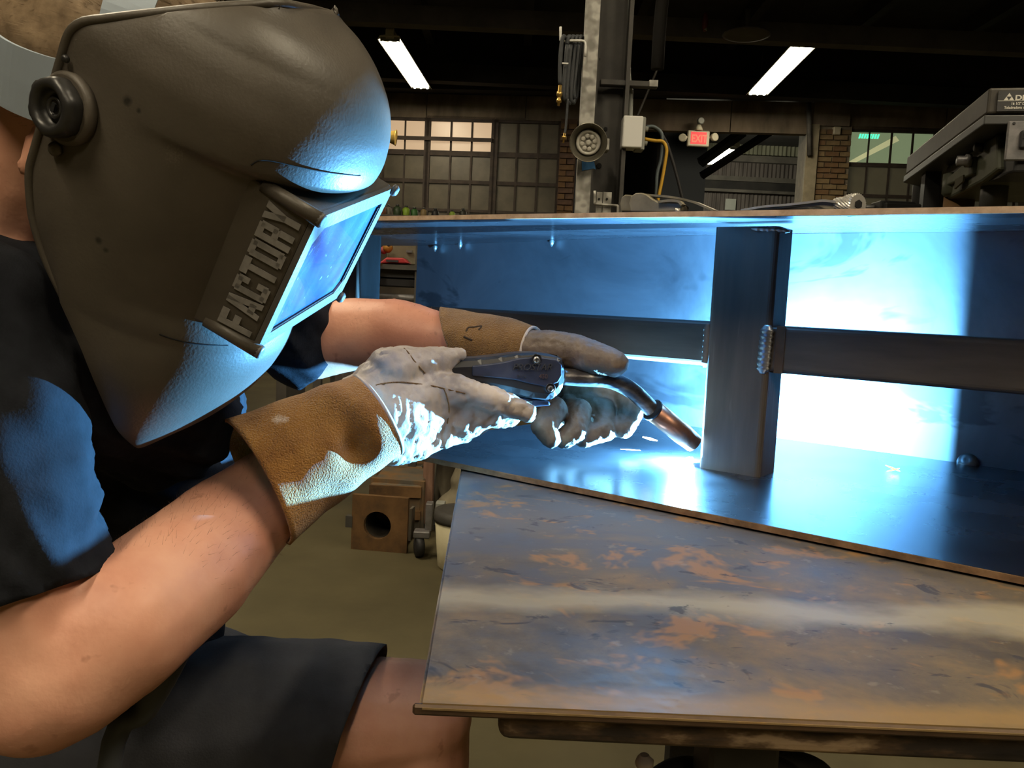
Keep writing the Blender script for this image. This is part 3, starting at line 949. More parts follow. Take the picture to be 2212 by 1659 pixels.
# dark clutter left of the press
cl_ = thing('machine_vise', 'dark machine vise on the bench beside the drill press', 'vise', at(1940, 455, 2.9))
box('vise_jaw', at(1928, 450, 2.9), (.12, .08, .04), 'press_black', cl_, bev=.004)
box('vise_body', at(1940, 458, 2.88), (.12, .08, .05), 'press_black', cl_, bev=.004)
lathe('vise_screw', [(.01, 0), (.01, .1)], at(1905, 450, 2.9), (-1, 0, 0), 'press_trim', cl_, seg=10)
vb = tag(box('vise_bench', (at(1930, 470, 2.85).x, 2.85, at(1960, 474, 2.95).z - .02 - .5), (.16, .2, 1.0), 'press_black', bev=.01), 'dark steel bench pedestal under the machine vise', 'bench')

# ------------------------------------------------------------------ workpiece: plates, posts and rails
mat('mill_scale', [(.3, (.10, .105, .12)), (.5, (.16, .165, .185)), (.7, (.22, .225, .25))], scale=5, rough=.27, metal=.96, rvar=.05, bump=.03, bscale=90, detail=7)
mat('mill_scale_back', [(.3, (.17, .175, .19)), (.5, (.25, .255, .27)), (.7, (.33, .33, .35))], scale=4, rough=.36, metal=1.0, rvar=.07, bump=.06, bscale=70, detail=8, dist=.8)
overlay(MATS['mill_scale_back'], noise_mask(3.2, .56, .62, (1, 1, 2.2), 6, 1.6, (3, 1, 7)), (.05, .05, .06), .55)
_nt = MATS['mill_scale_back'].node_tree
_pb = _nt.nodes['Principled BSDF']
_gl = _nt.nodes.new('ShaderNodeBsdfAnisotropic')
_gl.distribution = 'BECKMANN'
_gl.inputs['Roughness'].default_value = .51
_nt.links.new(_pb.inputs['Base Color'].links[0].from_socket, _gl.inputs['Color'])
_nt.links.new(_pb.inputs['Normal'].links[0].from_socket, _gl.inputs['Normal'])
_df = _nt.nodes.new('ShaderNodeBsdfDiffuse')
_mu = _nt.nodes.new('ShaderNodeMixRGB')
_mu.blend_type = 'MULTIPLY'
_mu.inputs[0].default_value = 1.0
_mu.inputs[2].default_value = (.075, .075, .08, 1)
_nt.links.new(_pb.inputs['Base Color'].links[0].from_socket, _mu.inputs[1])
_nt.links.new(_mu.outputs[0], _df.inputs['Color'])
_ad = _nt.nodes.new('ShaderNodeAddShader')
_nt.links.new(_gl.outputs[0], _ad.inputs[0])
_nt.links.new(_df.outputs[0], _ad.inputs[1])
_nt.links.new(_ad.outputs[0], _nt.nodes['Material Output'].inputs['Surface'])
mat('tube_steel', [(.3, (.055, .044, .036)), (.5, (.10, .081, .067)), (.72, (.16, .132, .11))], scale=24, rough=.62, metal=.0, rvar=.08, bump=.12, bscale=160, stretch=(1, 1, .10), detail=6)
overlay(MATS['tube_steel'], noise_mask(46, .60, .74, (1, 1, .09), 4), (.34, .29, .25), .5)
mat('rail_steel', [(.3, (.05, .042, .035)), (.5, (.08, .067, .056)), (.72, (.115, .098, .082))], scale=20, rough=.55, metal=.1, rvar=.08, bump=.08, bscale=120, stretch=(.25, .25, 1.6), detail=6)
mat('cut_edge', [(.3, (.46, .31, .20)), (.55, (.66, .48, .33)), (.75, (.74, .58, .43))], scale=60, rough=.7, bump=.4, bscale=150)
mat('cut_edge_rust', [(.3, (.10, .055, .025)), (.55, (.24, .135, .065)), (.75, (.34, .21, .11))], scale=45, rough=.85, bump=.5, bscale=140)
mat('weld_bead', [(.3, (.26, .26, .26)), (.7, (.44, .44, .43))], scale=60, rough=.32, metal=.85)
mat('heat_tint', [(.3, (.06, .035, .02)), (.7, (.12, .07, .035))], scale=40, rough=.5, metal=.4)
WPO = V((.227, .983, .915))
WU, WV = V((.8, -.6, 0)), V((.6, .8, 0))
WPM = frame(WPO, WU, WV, V((0, 0, 1)))
def wp(s, t, z): return WPM @ V((s, t, z))
ZB = .915
wk = thing('steel_weldment', 'half-welded steel frame of dark plates and square tubes', 'frame', wp(.1, 0, 0))
TH = .006
S0, S1, T0, T1 = -.335, .78, -.205, .325
box('bottom_plate', ((S0 + S1) / 2, (T0 + T1) / 2, -TH / 2), (S1 - S0, T1 - T0, TH), 'mill_scale', wk, WPM)
box('bottom_edge', ((S0 + S1) / 2, T0 - .0004, -TH / 2), (S1 - S0, .0012, TH * .92), 'cut_edge_rust', wk, WPM)
SB0 = -.785
box('back_plate', ((SB0 + S1) / 2, T1 + .004, .151), (S1 - SB0, .006, .312), 'mill_scale_back', wk, WPM)
# slightly warped top plate
ss = [-1.1, -.95, -.79, -.66, -.445, -.35, -.178, .006, .3, .8]
zbk = [1.2075, 1.2082, 1.2069, 1.2101, 1.2156, 1.218, 1.2215, 1.2225, 1.2215, 1.219]
def zback(s):
    for i in range(len(ss) - 1):
        if s <= ss[i + 1]:
            k = (s - ss[i]) / (ss[i + 1] - ss[i])
            return zbk[i] * (1 - k) + zbk[i + 1] * k
    return zbk[-1]
def zfront(s): return 1.1975 - .0135 * (s + .05)
NS, NT = 60, 8
TF = -.12
vs, fs = [], []
for lay in (0, 1):
    for i in range(NS + 1):
        s = -1.08 + (S1 + 1.08) * i / NS
        for j in range(NT + 1):
            t = TF + (T1 - TF) * j / NT
            k = j / NT
            vs.append(wp(s, t, zfront(s) * (1 - k) + zback(s) * k - ZB + lay * .0062))
n1 = (NS + 1) * (NT + 1)
def vi(i, j, lay): return lay * n1 + i * (NT + 1) + j
for i in range(NS):
    for j in range(NT):
        fs.append((vi(i, j, 0), vi(i, j + 1, 0), vi(i + 1, j + 1, 0), vi(i + 1, j, 0)))
        fs.append((vi(i, j, 1), vi(i + 1, j, 1), vi(i + 1, j + 1, 1), vi(i, j + 1, 1)))
    fs.append((vi(i, 0, 0), vi(i + 1, 0, 0), vi(i + 1, 0, 1), vi(i, 0, 1)))
    fs.append((vi(i, NT, 0), vi(i, NT, 1), vi(i + 1, NT, 1), vi(i + 1, NT, 0)))
for j in range(NT):
    fs.append((vi(0, j, 0), vi(0, j, 1), vi(0, j + 1, 1), vi(0, j + 1, 0)))
    fs.append((vi(NS, j, 0), vi(NS, j + 1, 0), vi(NS, j + 1, 1), vi(NS, j, 1)))
mesh('top_plate', vs, fs, 'mill_scale', wk)
vs, fs = [], []
for i in range(NS + 1):
    s = -1.08 + (S1 + 1.08) * i / NS
    z = zfront(s) - ZB
    vs += [wp(s, TF - .0012, z + .0003), wp(s, TF - .0012, z + .0060), wp(s, TF + .0002, z + .0060), wp(s, TF + .0002, z + .0003)]
for i in range(NS):
    for j in range(4):
        k = (j + 1) % 4
        fs.append((4 * i + j, 4 * i + k, 4 * i + 4 + k, 4 * i + 4 + j))
mesh('top_edge', vs, fs, 'cut_edge', wk)
def rtube(name, s0, s1, t0, t1, z0, z1, axis, m, r=.006):
    """rectangular hollow section with rounded corners"""
    def ring(a0, a1, b0, b1):
        out = []
        for cxx, cyy, a in ((a1 - r, b1 - r, 0), (a0 + r, b1 - r, 90), (a0 + r, b0 + r, 180), (a1 - r, b0 + r, 270)):
            for k in range(5):
                g = math.radians(a + 90 * k / 4)
                out.append((cxx + r * math.cos(g), cyy + r * math.sin(g)))
        return out
    if axis == 'z':
        rings = [[wp(x, y, z) for x, y in ring(s0, s1, t0, t1)] for z in (z0, z1)]
    else:
        rings = [[wp(s, x, z) for x, z in ring(t0, t1, z0, z1)] for s in (s0, s1)]
    return loft(name, rings, m, wk, smooth=False)
rtube('post', 0, .075, 0, .052, .0, .284, 'z', 'tube_steel')
rtube('post', -.655, -.60, .0, .05, .0, .284, 'z', 'tube_steel')
rtube('rail', .074, S1, .004, .055, .1205, .1735, 's', 'rail_steel')
rtube('rail', -.60, .001, .006, .055, .1215, .1745, 's', 'rail_steel')
# weld bead with ripples at the right rail, a dull one at the left
def bead(name, p0, p1, rad, n, nrm, m, flat=.55):
    p0, p1 = V(p0), V(p1)
    path = [p0.lerp(p1, i / (n * 4)) for i in range(n * 4 + 1)]
    rr = []
    for i in range(len(path)):
        k = (i % 4) / 4
        e = min(i, len(path) - 1 - i) / 3
        rr.append(rad * (1 - .22 * k) * min(1, .45 + .55 * e))
    return loft(name, sweep(path, rr, 12, up=nrm, ell=(flat, 1)), m, wk)
bead('weld_bead', wp(.071, .001, .174), wp(.069, .001, .119), .0085, 9, -WV, 'weld_bead', .45)
bead('weld_bead', wp(-.002, .003, .172), wp(-.002, .003, .120), .0045, 8, -WV, 'tube_steel', .6)
box('heat_mark', (.086, .0036, .147), (.010, .0012, .053), 'heat_tint', wk, WPM)
def nub(p, r, m='weld_bead'):
    lathe('tack_weld', [(r * .3, -r * .5), (r, -r * .2), (r * .9, r * .35), (r * .4, r * .7)], p, V((.2, -.6, .6)), m, wk, seg=10)
for px, py in ((940, 533), (994, 527), (1192, 521)):
    p = onplane(px, py, WPO + WV * (T1 - .01), WV)
    lathe('tack_weld', [(.001, -.010), (.0035, -.005), (.005, 0), (.002, .004)], p, (0, 0, 1), 'weld_bead', wk, seg=10)
p = onplane(2090, 995, WPO + WV * (T1 - .004), WV)
lathe('tack_weld', [(.014, -.004), (.012, .003), (.006, .006), (.002, .005)], V((p.x, p.y, .915 + .003)), V((-.4, -.6, .6)), 'weld_bead', wk, seg=16)
bead('weld_bead', wp(.045, -.002, .281), wp(.085, .010, .279), .006, 7, V((0, 0, 1)), 'weld_bead', .5)

# ------------------------------------------------------------------ bench
mat('table_steel', [(.26, (.045, .038, .032)), (.42, (.085, .066, .045)), (.52, (.125, .095, .058)), (.62, (.17, .12, .065)), (.76, (.25, .165, .08))], scale=11, rough=.62, metal=.0, rvar=.08, bump=.06, bscale=90, detail=9, dist=.25, spec=.3, nrough=.72)
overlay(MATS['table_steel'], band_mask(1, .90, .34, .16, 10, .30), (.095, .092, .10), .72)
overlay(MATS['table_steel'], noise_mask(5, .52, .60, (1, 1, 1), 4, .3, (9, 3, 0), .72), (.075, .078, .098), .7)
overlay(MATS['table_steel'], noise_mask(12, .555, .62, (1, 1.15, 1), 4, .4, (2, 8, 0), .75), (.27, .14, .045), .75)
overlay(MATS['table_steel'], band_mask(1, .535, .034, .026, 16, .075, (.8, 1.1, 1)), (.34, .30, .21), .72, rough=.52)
overlay(MATS['table_steel'], noise_mask(22, .60, .65, (.8, 1.3, 1), 4, 1.0, (5, 5, 0), .7), (.028, .026, .03), .75)
overlay(MATS['table_steel'], noise_mask(55, .62, .70, (1, 1, 1), 3, .2, (1, 2, 0), .7), (.22, .18, .13), .5)
overlay(MATS['table_steel'], band_mask(1, .392, .020, .016, 16, .02), (.30, .185, .06), .65)
mat('bench_rail', [(.30, (.022, .018, .016)), (.50, (.05, .037, .028)), (.60, (.15, .095, .055)), (.68, (.50, .36, .23))], scale=34, rough=.85, bump=.6, bscale=60, detail=8, stretch=(.5, 1, 1.6))
ZT = .907
TX0, TX1 = -.047, 1.25
bench = thing('work_table', 'rusty stained steel work table holding the welded frame', 'table', (.6, .9, 0))
bm = bmesh.new()
tp = [(-.0375, .382), (1.25, .392), (1.25, 1.5), (.55, 1.5), (-.0555, .99)]
a = [bm.verts.new((x, y, ZT)) for x, y in tp]
b = [bm.verts.new((x, y, ZT - .0045)) for x, y in tp]
bm.faces.new(a); bm.faces.new(b[::-1])
for i in range(5):
    bm.faces.new((a[i], b[i], b[(i + 1) % 5], a[(i + 1) % 5]))
bmesh.ops.bevel(bm, geom=[e for e in bm.edges], offset=.0018, segments=2, affect='EDGES')
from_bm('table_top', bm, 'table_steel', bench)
box('top_lip', (.606, .3845, ZT - .0035), (1.287, .0035, .0055), 'heat_tint', bench, Matrix.Rotation(math.radians(.44), 4, 'Z'), bev=.0012)
fr0 = at(1074, 1600, .40)
box('frame_rail', ((fr0.x + 1.25) / 2, .425, ZT - .0165), (1.25 - fr0.x, .05, .021), 'bench_rail', bench, bev=.006, seg=3)
box('frame_rail', (.03, .70, ZT - .03), (.04, .5, .04), 'bench_rail', bench, bev=.004)
box('frame_rail', (.64, 1.42, ZT - .03), (1.1, .05, .045), 'bench_rail', bench, bev=.004)
for x, y in ((.16, .53), (1.2, .53), (1.2, 1.45), (.3, 1.28)):
    box('leg', (x, y, (ZT - .03) / 2), (.045, .045, ZT - .03), 'column_steel', bench, bev=.003)
# things hanging in the dark below
hs = tag(tube('welding_hose', [at(1390, 1700, .52), at(1470, 1655, .55), at(1560, 1662, .58), at(1660, 1650, .60), at(1720, 1680, .60), at(1760, 1740, .60)], .007, 'black_rubber', None, seg=10), 'black hose looping in the dark under the table', 'hose')
hs2 = tag(tube('ground_cable', [at(1560, 1638, .66), at(1640, 1634, .66), at(1700, 1650, .66), at(1760, 1668, .66), at(1800, 1720, .66)], .012, 'hose_grey', None, seg=10), 'grey cable curving under the table rail', 'cable')
rg = tag(tube('rag_strip', [at(1392, 1630, .50), at(1392, 1645, .50), at(1398, 1672, .50)], [.003, .006, .004], one('rag', (.5, .42, .36), rough=.9), None, seg=8), 'small pale rag hanging below the table rail', 'rag')

# ------------------------------------------------------------------ pliers on the top plate
mat('plier_steel', [(.3, (.20, .175, .12)), (.7, (.36, .32, .23))], scale=30, rough=.45, metal=.25, rvar=.08)
def onTop(px, py, t):
    return onplane(px, py, WPO + WV * t, WV)
def strip(name, pts, t, half, thick, m, parent):
    """a bent flat strip seen on edge: path in the vertical plane at depth t"""
    path = smooth_path([onTop(x, y, t) for x, y in pts], 6)
    fr = frames_along(path, WV)
    rings = []
    for p, (tg, u_, s_) in zip(path, fr):
        nn = tg.cross(WV).normalized()
        rings.append([p + WV * half + nn * thick / 2, p - WV * half + nn * thick / 2, p - WV * half - nn * thick / 2, p + WV * half - nn * thick / 2])
    return loft(name, rings, m, parent, smooth=False)
def outline(name, pts, t, d, m, parent, bev=.0012):
    return prism(name, [onTop(x, y, t) for x, y in pts], WV * d, m, parent, bev)
pl = thing('locking_pliers', 'steel locking pliers with rounded open handle ends on the top plate', 'pliers', onTop(1440, 456, -.09))
outline('handle_end', [(1362, 457), (1358, 440), (1362, 424), (1372, 417), (1385, 416), (1397, 420), (1410, 430), (1424, 437), (1468, 438), (1475, 445), (1472, 457), (1420, 458)], -.112, .016, 'plier_steel', pl)
outline('handle_end', [(1341, 456), (1339, 440), (1342, 426), (1350, 420), (1362, 421), (1372, 428), (1376, 457)], -.088, .014, 'plier_steel', pl)
strip('release_lever', [(1385, 421), (1420, 424), (1460, 428), (1500, 437), (1525, 447), (1546, 456)], -.100, .007, .0022, 'plier_steel', pl)
strip('handle_rim', [(1424, 437), (1450, 434), (1468, 436), (1476, 444)], -.113, .004, .0026, 'plier_steel', pl)
lathe('rivet', [(.003, 0), (.003, .006)], onTop(1464, 450, -.114), V((0, 0, -1)), 'bright_steel', pl, seg=10)
pl2 = thing('locking_pliers', 'steel locking pliers with a knurled adjusting screw on the top plate', 'pliers', onTop(1740, 457, -.09))
outline('handle_shell', [(1602, 456), (1640, 449), (1690, 444), (1740, 439), (1775, 434), (1812, 437), (1818, 457), (1790, 457), (1770, 448), (1740, 446), (1690, 451), (1640, 456)], -.108, .018, 'plier_steel', pl2)
strip('handle_edge', [(1602, 455), (1650, 447), (1700, 443), (1745, 438), (1780, 434), (1806, 437)], -.1085, .0025, .0022, 'bright_steel', pl2)
k0, k1 = onTop(1806, 446, -.098), onTop(1858, 441, -.115)
axk = (k1 - k0)
def knurl(name, o_, a_, r, h, parent, n=28):
    a_ = a_.normalized()
    x_ = (V((0, 0, 1)) - a_ * a_.z).normalized()
    y_ = a_.cross(x_)
    rings = []
    for i in range(9):
        f = i / 8
        rr = r * (1 if 0 < i < 8 else .9)
        rings.append([o_ + a_ * h * f + (x_ * math.cos(2 * math.pi * (j + i * .8) / (2 * n)) + y_ * math.sin(2 * math.pi * (j + i * .8) / (2 * n))) * rr * (1 if j % 2 else .93) for j in range(2 * n)])
    return loft(name, rings, 'bright_steel', parent, smooth=False)
knurl('screw_thread', k0, axk, .0085, axk.length * .55, pl2, 20)
kk = k0 + axk * .5
knurl('adjusting_knob', kk, axk, .0105, axk.length * .42, pl2, 26)
lathe('knob_bore', [(.0042, 0), (.0042, .0008)], kk + axk * .425, axk, 'dark_hole', pl2, seg=6)

# ------------------------------------------------------------------ shelves and clutter seen under and over the top plate
SY = 4.2
sh = thing('parts_shelf', 'dark steel shelf full of small parts seen under the top plate', 'shelf', at(840, 640, SY + .2))
sh.location.z = 0
def sx_(px): return at(px, 580, SY).x
for py in (571, 650, 760):
    z = at(840, py, SY).z
    box('shelf_board', ((sx_(690) + sx_(905)) / 2, SY + .22, z - .012), (sx_(905) - sx_(690), .46, .024), 'column_steel', sh)
for px in (690, 905):
    for dy in (.02, .42):
        box('upright', (sx_(px), SY + dy, .75), (.04, .04, 1.5), 'column_steel', sh)
box('drawer_unit', ((sx_(815) + sx_(900)) / 2, SY + .2, at(860, 588, SY).z), (sx_(900) - sx_(815), .3, .075), one('drawer_grey', (.055, .055, .06), rough=.5), sh, bev=.004)
box('drawer_unit', ((sx_(800) + sx_(900)) / 2, SY + .2, at(860, 608, SY).z), (sx_(900) - sx_(800), .3, .05), one('drawer_dark', (.02, .02, .024), rough=.5), sh, bev=.004)
rd = thing('red_tray', 'red plastic tray on the shelf under the top plate', 'tray', at(848, 568, SY))
P = at(848, 564, SY)
prism('tray_body', [at(818, 569, SY), at(834, 556, SY), at(872, 557, SY), at(884, 569, SY)], V((0, .12, 0)), one('tray_red', (.42, .025, .03), rough=.45), rd, bev=.006)
box('tray_handle', (P.x, P.y - .01, P.z), (.06, .012, .01), 'drawer_dark', rd)
yb = thing('yellow_bin', 'ochre plastic bin at the shelf edge beside the helmet lens', 'bin', at(790, 580, SY))
prism('bin_body', [at(779, 586, SY - .16), at(779, 568, SY - .16), at(818, 567, SY - .16), at(803, 586, SY - .16)], V((0, .14, 0)), one('bin_ochre', (.40, .24, .05), rough=.6), yb, bev=.004)
box('bin_lip', at(798, 569, SY - .165), (.085, .012, .008), 'bin_ochre', yb)
tl = one('tool_yellow', (.55, .42, .03), rough=.5)
y3 = thing('yellow_clamp', 'small yellow clamp among the parts on the shelf', 'clamp', at(789, 545, SY))
tube('clamp_bow', [at(791, 530, SY), at(785, 534, SY), at(787, 540, SY), at(793, 540, SY), at(795, 545, SY), at(785, 546, SY)], .008, tl, y3, seg=8)
tube('clamp_screw', [at(790, 540, SY), at(789, 560, SY)], .005, 'plate_grey', y3, seg=8, k=1)
junk = [(781, 548, (.45, .06, .03), .018, 'red grinder cap lying on the shelf beside the yellow clamp'), (805, 552, (.09, .045, .025), .035, 'brown leather pouch on the parts shelf'), (838, 534, (.42, .20, .03), .026, 'orange coil of wire on the parts shelf'), (829, 540, (.35, .06, .06), .02, 'pinkish spool on the parts shelf')]
for i, (px, py, c_, r, lab) in enumerate(junk):
    p = at(px, py, SY + .05 + .02 * i)
    jt = thing(['grinder_cap', 'pouch', 'wire_coil', 'spool'][i], lab, ['cap', 'pouch', 'wire', 'spool'][i], p)
    m_ = one('junk_%d' % i, c_, rough=.6)
    lathe('roll', [(r * .5, -r * .8), (r * .9, -r * .7), (r, 0), (r * .8, r * .6), (r * .35, r * .8)], p, (.3, -1, .5), m_, jt, seg=14)
    lathe('core', [(r * .3, 0), (r * .3, r * 1.1)], p, (.3, -1, .5), 'drawer_dark', jt, seg=10)
cd_ = thing('grey_case', 'khaki box standing at the back of the parts shelf', 'box', at(875, 552, SY + .2))
box('case_body', at(872, 548, SY + .2), (.16, .1, .12), 'dusty_panel', cd_, bev=.006)
box('case_latch', at(884, 543, SY + .14), (.03, .01, .012), 'plate_grey', cd_)
# steel bar stock on the lower shelf
for k in range(3):
    o = lathe('bar_stock', [(.014, 0), (.018, .004), (.018, .36 - .03 * k), (.014, .364 - .03 * k)], V((at(800, 634, SY).x + .02 * k, SY + .03 + .05 * k, at(840, 650, SY).z + .019)), (1, 0, 0), 'plate_grey', None, seg=12)
    tag(o, ['round steel bar at the front of the lower shelf', 'round steel bar in the middle of the lower shelf', 'round steel bar at the back of the lower shelf'][k], 'bar', 'steel bars on the lower shelf')
# bench far behind with bright clutter on it
FB = 6.5
fb = thing('far_bench', 'long dark bench below the gridded windows', 'bench', (at(900, 470, FB).x, FB + .3, 0))
zf = at(900, 466, FB).z
box('bench_top', (at(920, 466, FB).x, FB + .35, zf - .03), (2.4, .7, .06), 'beam_dark', fb)
for dx in (-1.1, 1.1):
    box('bench_leg', (at(920, 466, FB).x + dx, FB + .35, (zf - .06) / 2), (.08, .6, zf - .06), 'beam_dark', fb)
clut = [(800, 452, (.02, .02, .02), .05), (822, 446, (.25, .10, .05), .045), (838, 448, (.22, .20, .16), .03), (858, 450, (.04, .07, .03), .032), (877, 451, (.28, .45, .04), .03), (895, 453, (.05, .16, .04), .03), (915, 457, (.30, .22, .10), .025), (940, 457, (.02, .02, .02), .03), (977, 459, (.30, .45, .06), .024), (1000, 459, (.04, .04, .03), .03)]
nm = ['black can', 'rusty brown can', 'grey tin', 'dark green bottle', 'lime green bottle', 'deep green bottle', 'tan carton', 'black cup', 'bright green cap', 'dull grey jar']
for i, (px, py, c_, r) in enumerate(clut):
    p = at(px, 464, FB + .12 + .05 * (i % 3))
    p.z = zf
    h = max(.05, at(px, py - 12, FB).z - zf)
    ct = thing('container', nm[i] + ' standing on the bench below the gridded windows', 'container', p, 'containers on the far bench')
    lathe('container_body', [(r * .85, 0), (r, .01), (r, h * .7), (r * .45, h * .85)], p, (0, 0, 1), one('clutter_%d' % i, c_, rough=.5), ct, seg=14)
    lathe('container_cap', [(r * .45, h * .85), (r * .45, h), (r * .3, h * 1.02)], p, (0, 0, 1), 'press_trim', ct, seg=12)

# ------------------------------------------------------------------ things on the floor
FYb = 3.25
bx = thing('rusty_plate_box', 'rusty square steel box with a round hole on the floor', 'box', onz(820, 1190, 0))
P0, P1 = onz(758, 1186, 0), onz(878, 1196, 0)
ux = (P1 - P0).normalized()
uy = V((-ux.y, ux.x, 0))
Wd = (P1 - P0).length
Hh = at(765, 1068, P0.y).z
BMx = frame(P0, ux, uy, V((0, 0, 1)))
cxh, czh, rh = Wd * .46, Hh * .47, Wd * .245
NB = 32
sq = []
for k in range(NB):
    a = 2 * math.pi * (k + .5) / NB
    d = max(abs(math.cos(a)), abs(math.sin(a)))
    x, z = cxh + math.cos(a) / d * Wd, czh + math.sin(a) / d * Hh
    sq.append((min(max(x, 0), Wd), min(max(z, 0), Hh)))
vs, fs = [], []
for y in (0, .025):
    vs += [BMx @ V((x, y, z)) for x, z in sq]
    vs += [BMx @ V((cxh + rh * math.cos(2 * math.pi * (k + .5) / NB), y, czh + rh * math.sin(2 * math.pi * (k + .5) / NB))) for k in range(NB)]
for k in range(NB):
    j = (k + 1) % NB
    fs += [(k, j, NB + j, NB + k), (2 * NB + k, 3 * NB + k, 3 * NB + j, 2 * NB + j), (NB + k, NB + j, 3 * NB + j, 3 * NB + k), (k, 2 * NB + k, 2 * NB + j, j)]
mesh('front_plate', vs, fs, 'rust_brown', bx)
rings = [[BMx @ V((cxh + rr * math.cos(2 * math.pi * k / 24), y, czh + rr * math.sin(2 * math.pi * k / 24))) for k in range(24)] for rr, y in ((rh, .026), (rh, .22), (rh * .98, .22), (rh * .98, .026))]
loft('bore_pipe', rings, 'dark_wall', bx, cap=(False, False))
box('back_plate', (Wd * .55, .25, Hh * .55), (Wd * 1.02, .025, Hh * 1.1), 'rust_grey', bx, BMx)
box('side_lug', (-.012, .012, Hh * .5), (.03, .03, .05), 'column_steel', bx, BMx)
box('bolt_bar', (Wd + .006, .05, Hh * .5), (.012, .06, .14), 'rust_grey', bx, BMx)
# two crates behind it
for k, (x0_, x1_, y0_, y1_, Yd, m_, lab) in enumerate(((800, 910, 1044, 1150, 3.75, 'rust_grey', 'grey rusty steel crate behind the box with the round hole'), (815, 912, 1003, 1060, 4.2, 'rust_grey', 'brown-edged steel crate farther back against the lumber post'))):
    t_ = thing('steel_crate', lab, 'crate', V((at(855, y1_, Yd).x, Yd + .2, 0)))
    a, b = at(x0_, y0_, Yd), at(x1_, y0_, Yd)
    w_ = b.x - a.x
    box('crate_body', (a.x + w_ / 2, Yd + .2, a.z / 2), (w_, .4, a.z), m_, t_, bev=.006)
    box('crate_rim', (a.x + w_ / 2, Yd - .006, a.z - .03), (w_ * 1.02, .02, .05), 'rust_brown', t_)
    box('crate_rib', (a.x + w_ / 2, Yd - .006, a.z * .45), (w_ * 1.02, .02, .04), 'rust_brown', t_)
lp = at(925, 1150, 3.95)
lpo = thing('lumber_post', 'reddish upright timber standing beside the steel crates', 'post', V((lp.x, 3.95, 0)))
xa_, xb_ = at(913, 1080, 3.95).x, at(934, 1080, 3.95).x
box('timber', ((xa_ + xb_) / 2, 3.97, .46), (xb_ - xa_, .09, .92), 'lumber', lpo, bev=.003)
box('timber_foot', ((xa_ + xb_) / 2, 3.97, .012), (xb_ - xa_ + .04, .12, .024), 'column_steel', lpo)
cs = thing('caster_truck', 'small grey caster wheel unit in front of the timber post', 'caster', onz(905, 1210, 0))
c = onz(906, 1206, 0)
lathe('wheel', [(.012, -.018), (.042, -.016), (.045, 0), (.042, .016), (.012, .018)], c + V((-.005, .02, .045)), (1, .35, 0), 'black_rubber', cs, seg=20)
box('fork', c + V((.005, .03, .10)), (.07, .06, .03), 'plate_grey', cs, bev=.004)
box('swivel_plate', c + V((.03, .06, .17)), (.03, .06, .12), 'plate_grey', cs, bev=.003)
box('swivel_plate', c + V((.075, .08, .18)), (.04, .05, .10), 'grey_plastic', cs, bev=.003)
lathe('wheel', [(.012, -.018), (.045, -.016), (.048, 0), (.045, .016), (.012, .018)], c + V((.09, .10, .048)), (1, .35, 0), 'black_rubber', cs, seg=20)
bk = thing('cream_bucket', 'cream plastic bucket with a dark lid at the table edge', 'bucket', onz(965, 1246, 0))
c = onz(968, 1243, 0)
hb = at(950, 1132, c.y).z
lathe('bucket_wall', [(.105, 0), (.11, .01), (.128, hb), (.122, hb), (.104, .02)], c + V((.055, .12, 0)), (0, 0, 1), 'bucket_cream', bk, seg=28)
lathe('bucket_lid', [(.13, hb - .012), (.132, hb), (.13, hb + .03), (.10, hb + .035)], c + V((.055, .12, 0)), (0, 0, 1), 'column_steel', bk, seg=28)
dr = thing('dusty_drum', 'dusty grey drum standing behind the table corner', 'drum', V((at(985, 1100, 3.9).x, 4.2, 0)))
c = V((at(1003, 1060, 3.9).x + .10, 4.3, 0))
lathe('drum_wall', [(.28, 0), (.28, .02), (.27, .3), (.285, .31), (.27, .33), (.27, .60), (.285, .61), (.27, .63), (.28, .9), (.0, .9)], c, (0, 0, 1), 'dusty_panel', dr, seg=36)
lathe('drum_bung', [(.03, .9), (.03, .915), (.02, .92)], c + V((.1, -.1, 0)), (0, 0, 1), 'column_steel', dr, seg=14)
sk = thing('dust_sack', 'slumped grey-green sack in front of the dusty drum', 'sack', onz(965, 1140, 0))
blob('sack_cloth', [(onz(975, 1168, 0) + V((0, .15, .10)), .10, onz(985, 1168, 0) + V((.08, .17, .15)), .11), (onz(975, 1168, 0) + V((.03, .15, .25)), .06, onz(975, 1168, 0) + V((.05, .17, .36)), .03)], .018, 4, 'dusty_panel', sk)
lathe('sack_tie', [(.04, 0), (.042, .012), (.04, .024)], onz(975, 1168, 0) + V((.045, .165, .30)), (.1, .1, 1), 'lumber', sk, seg=12)

# ------------------------------------------------------------------ welder
mat('skin', [(.3, (.54, .235, .155)), (.5, (.66, .32, .215)), (.72, (.74, .40, .275))], scale=9, rough=.5, bump=.25, bscale=220, detail=8, bdist=.001)
overlay(MATS['skin'], noise_mask(38, .66, .72, detail=3), (.34, .14, .085), .5)
mat('hair', [(.3, (.16, .105, .055)), (.7, (.34, .24, .14))], scale=90, rough=.7, stretch=(1, .5, 1))
mat('shirt', [(.3, (.007, .008, .011)), (.7, (.014, .016, .021))], scale=60, rough=.9, bump=.15, bscale=500, spec=.2)
mat('shorts', [(.3, (.028, .03, .038)), (.7, (.048, .05, .06))], scale=20, rough=.9, bump=.2, bscale=400)
mat('suede', [(.28, (.26, .105, .018)), (.5, (.40, .18, .03)), (.72, (.50, .25, .055))], scale=26, rough=1.0, bump=.9, bscale=620, sheen=.35, detail=9, bdist=.003)
mat('suede_dark', [(.28, (.14, .07, .022)), (.5, (.22, .115, .035)), (.72, (.30, .165, .055))], scale=24, rough=1.0, bump=.9, bscale=620, sheen=.3, detail=9, bdist=.003)
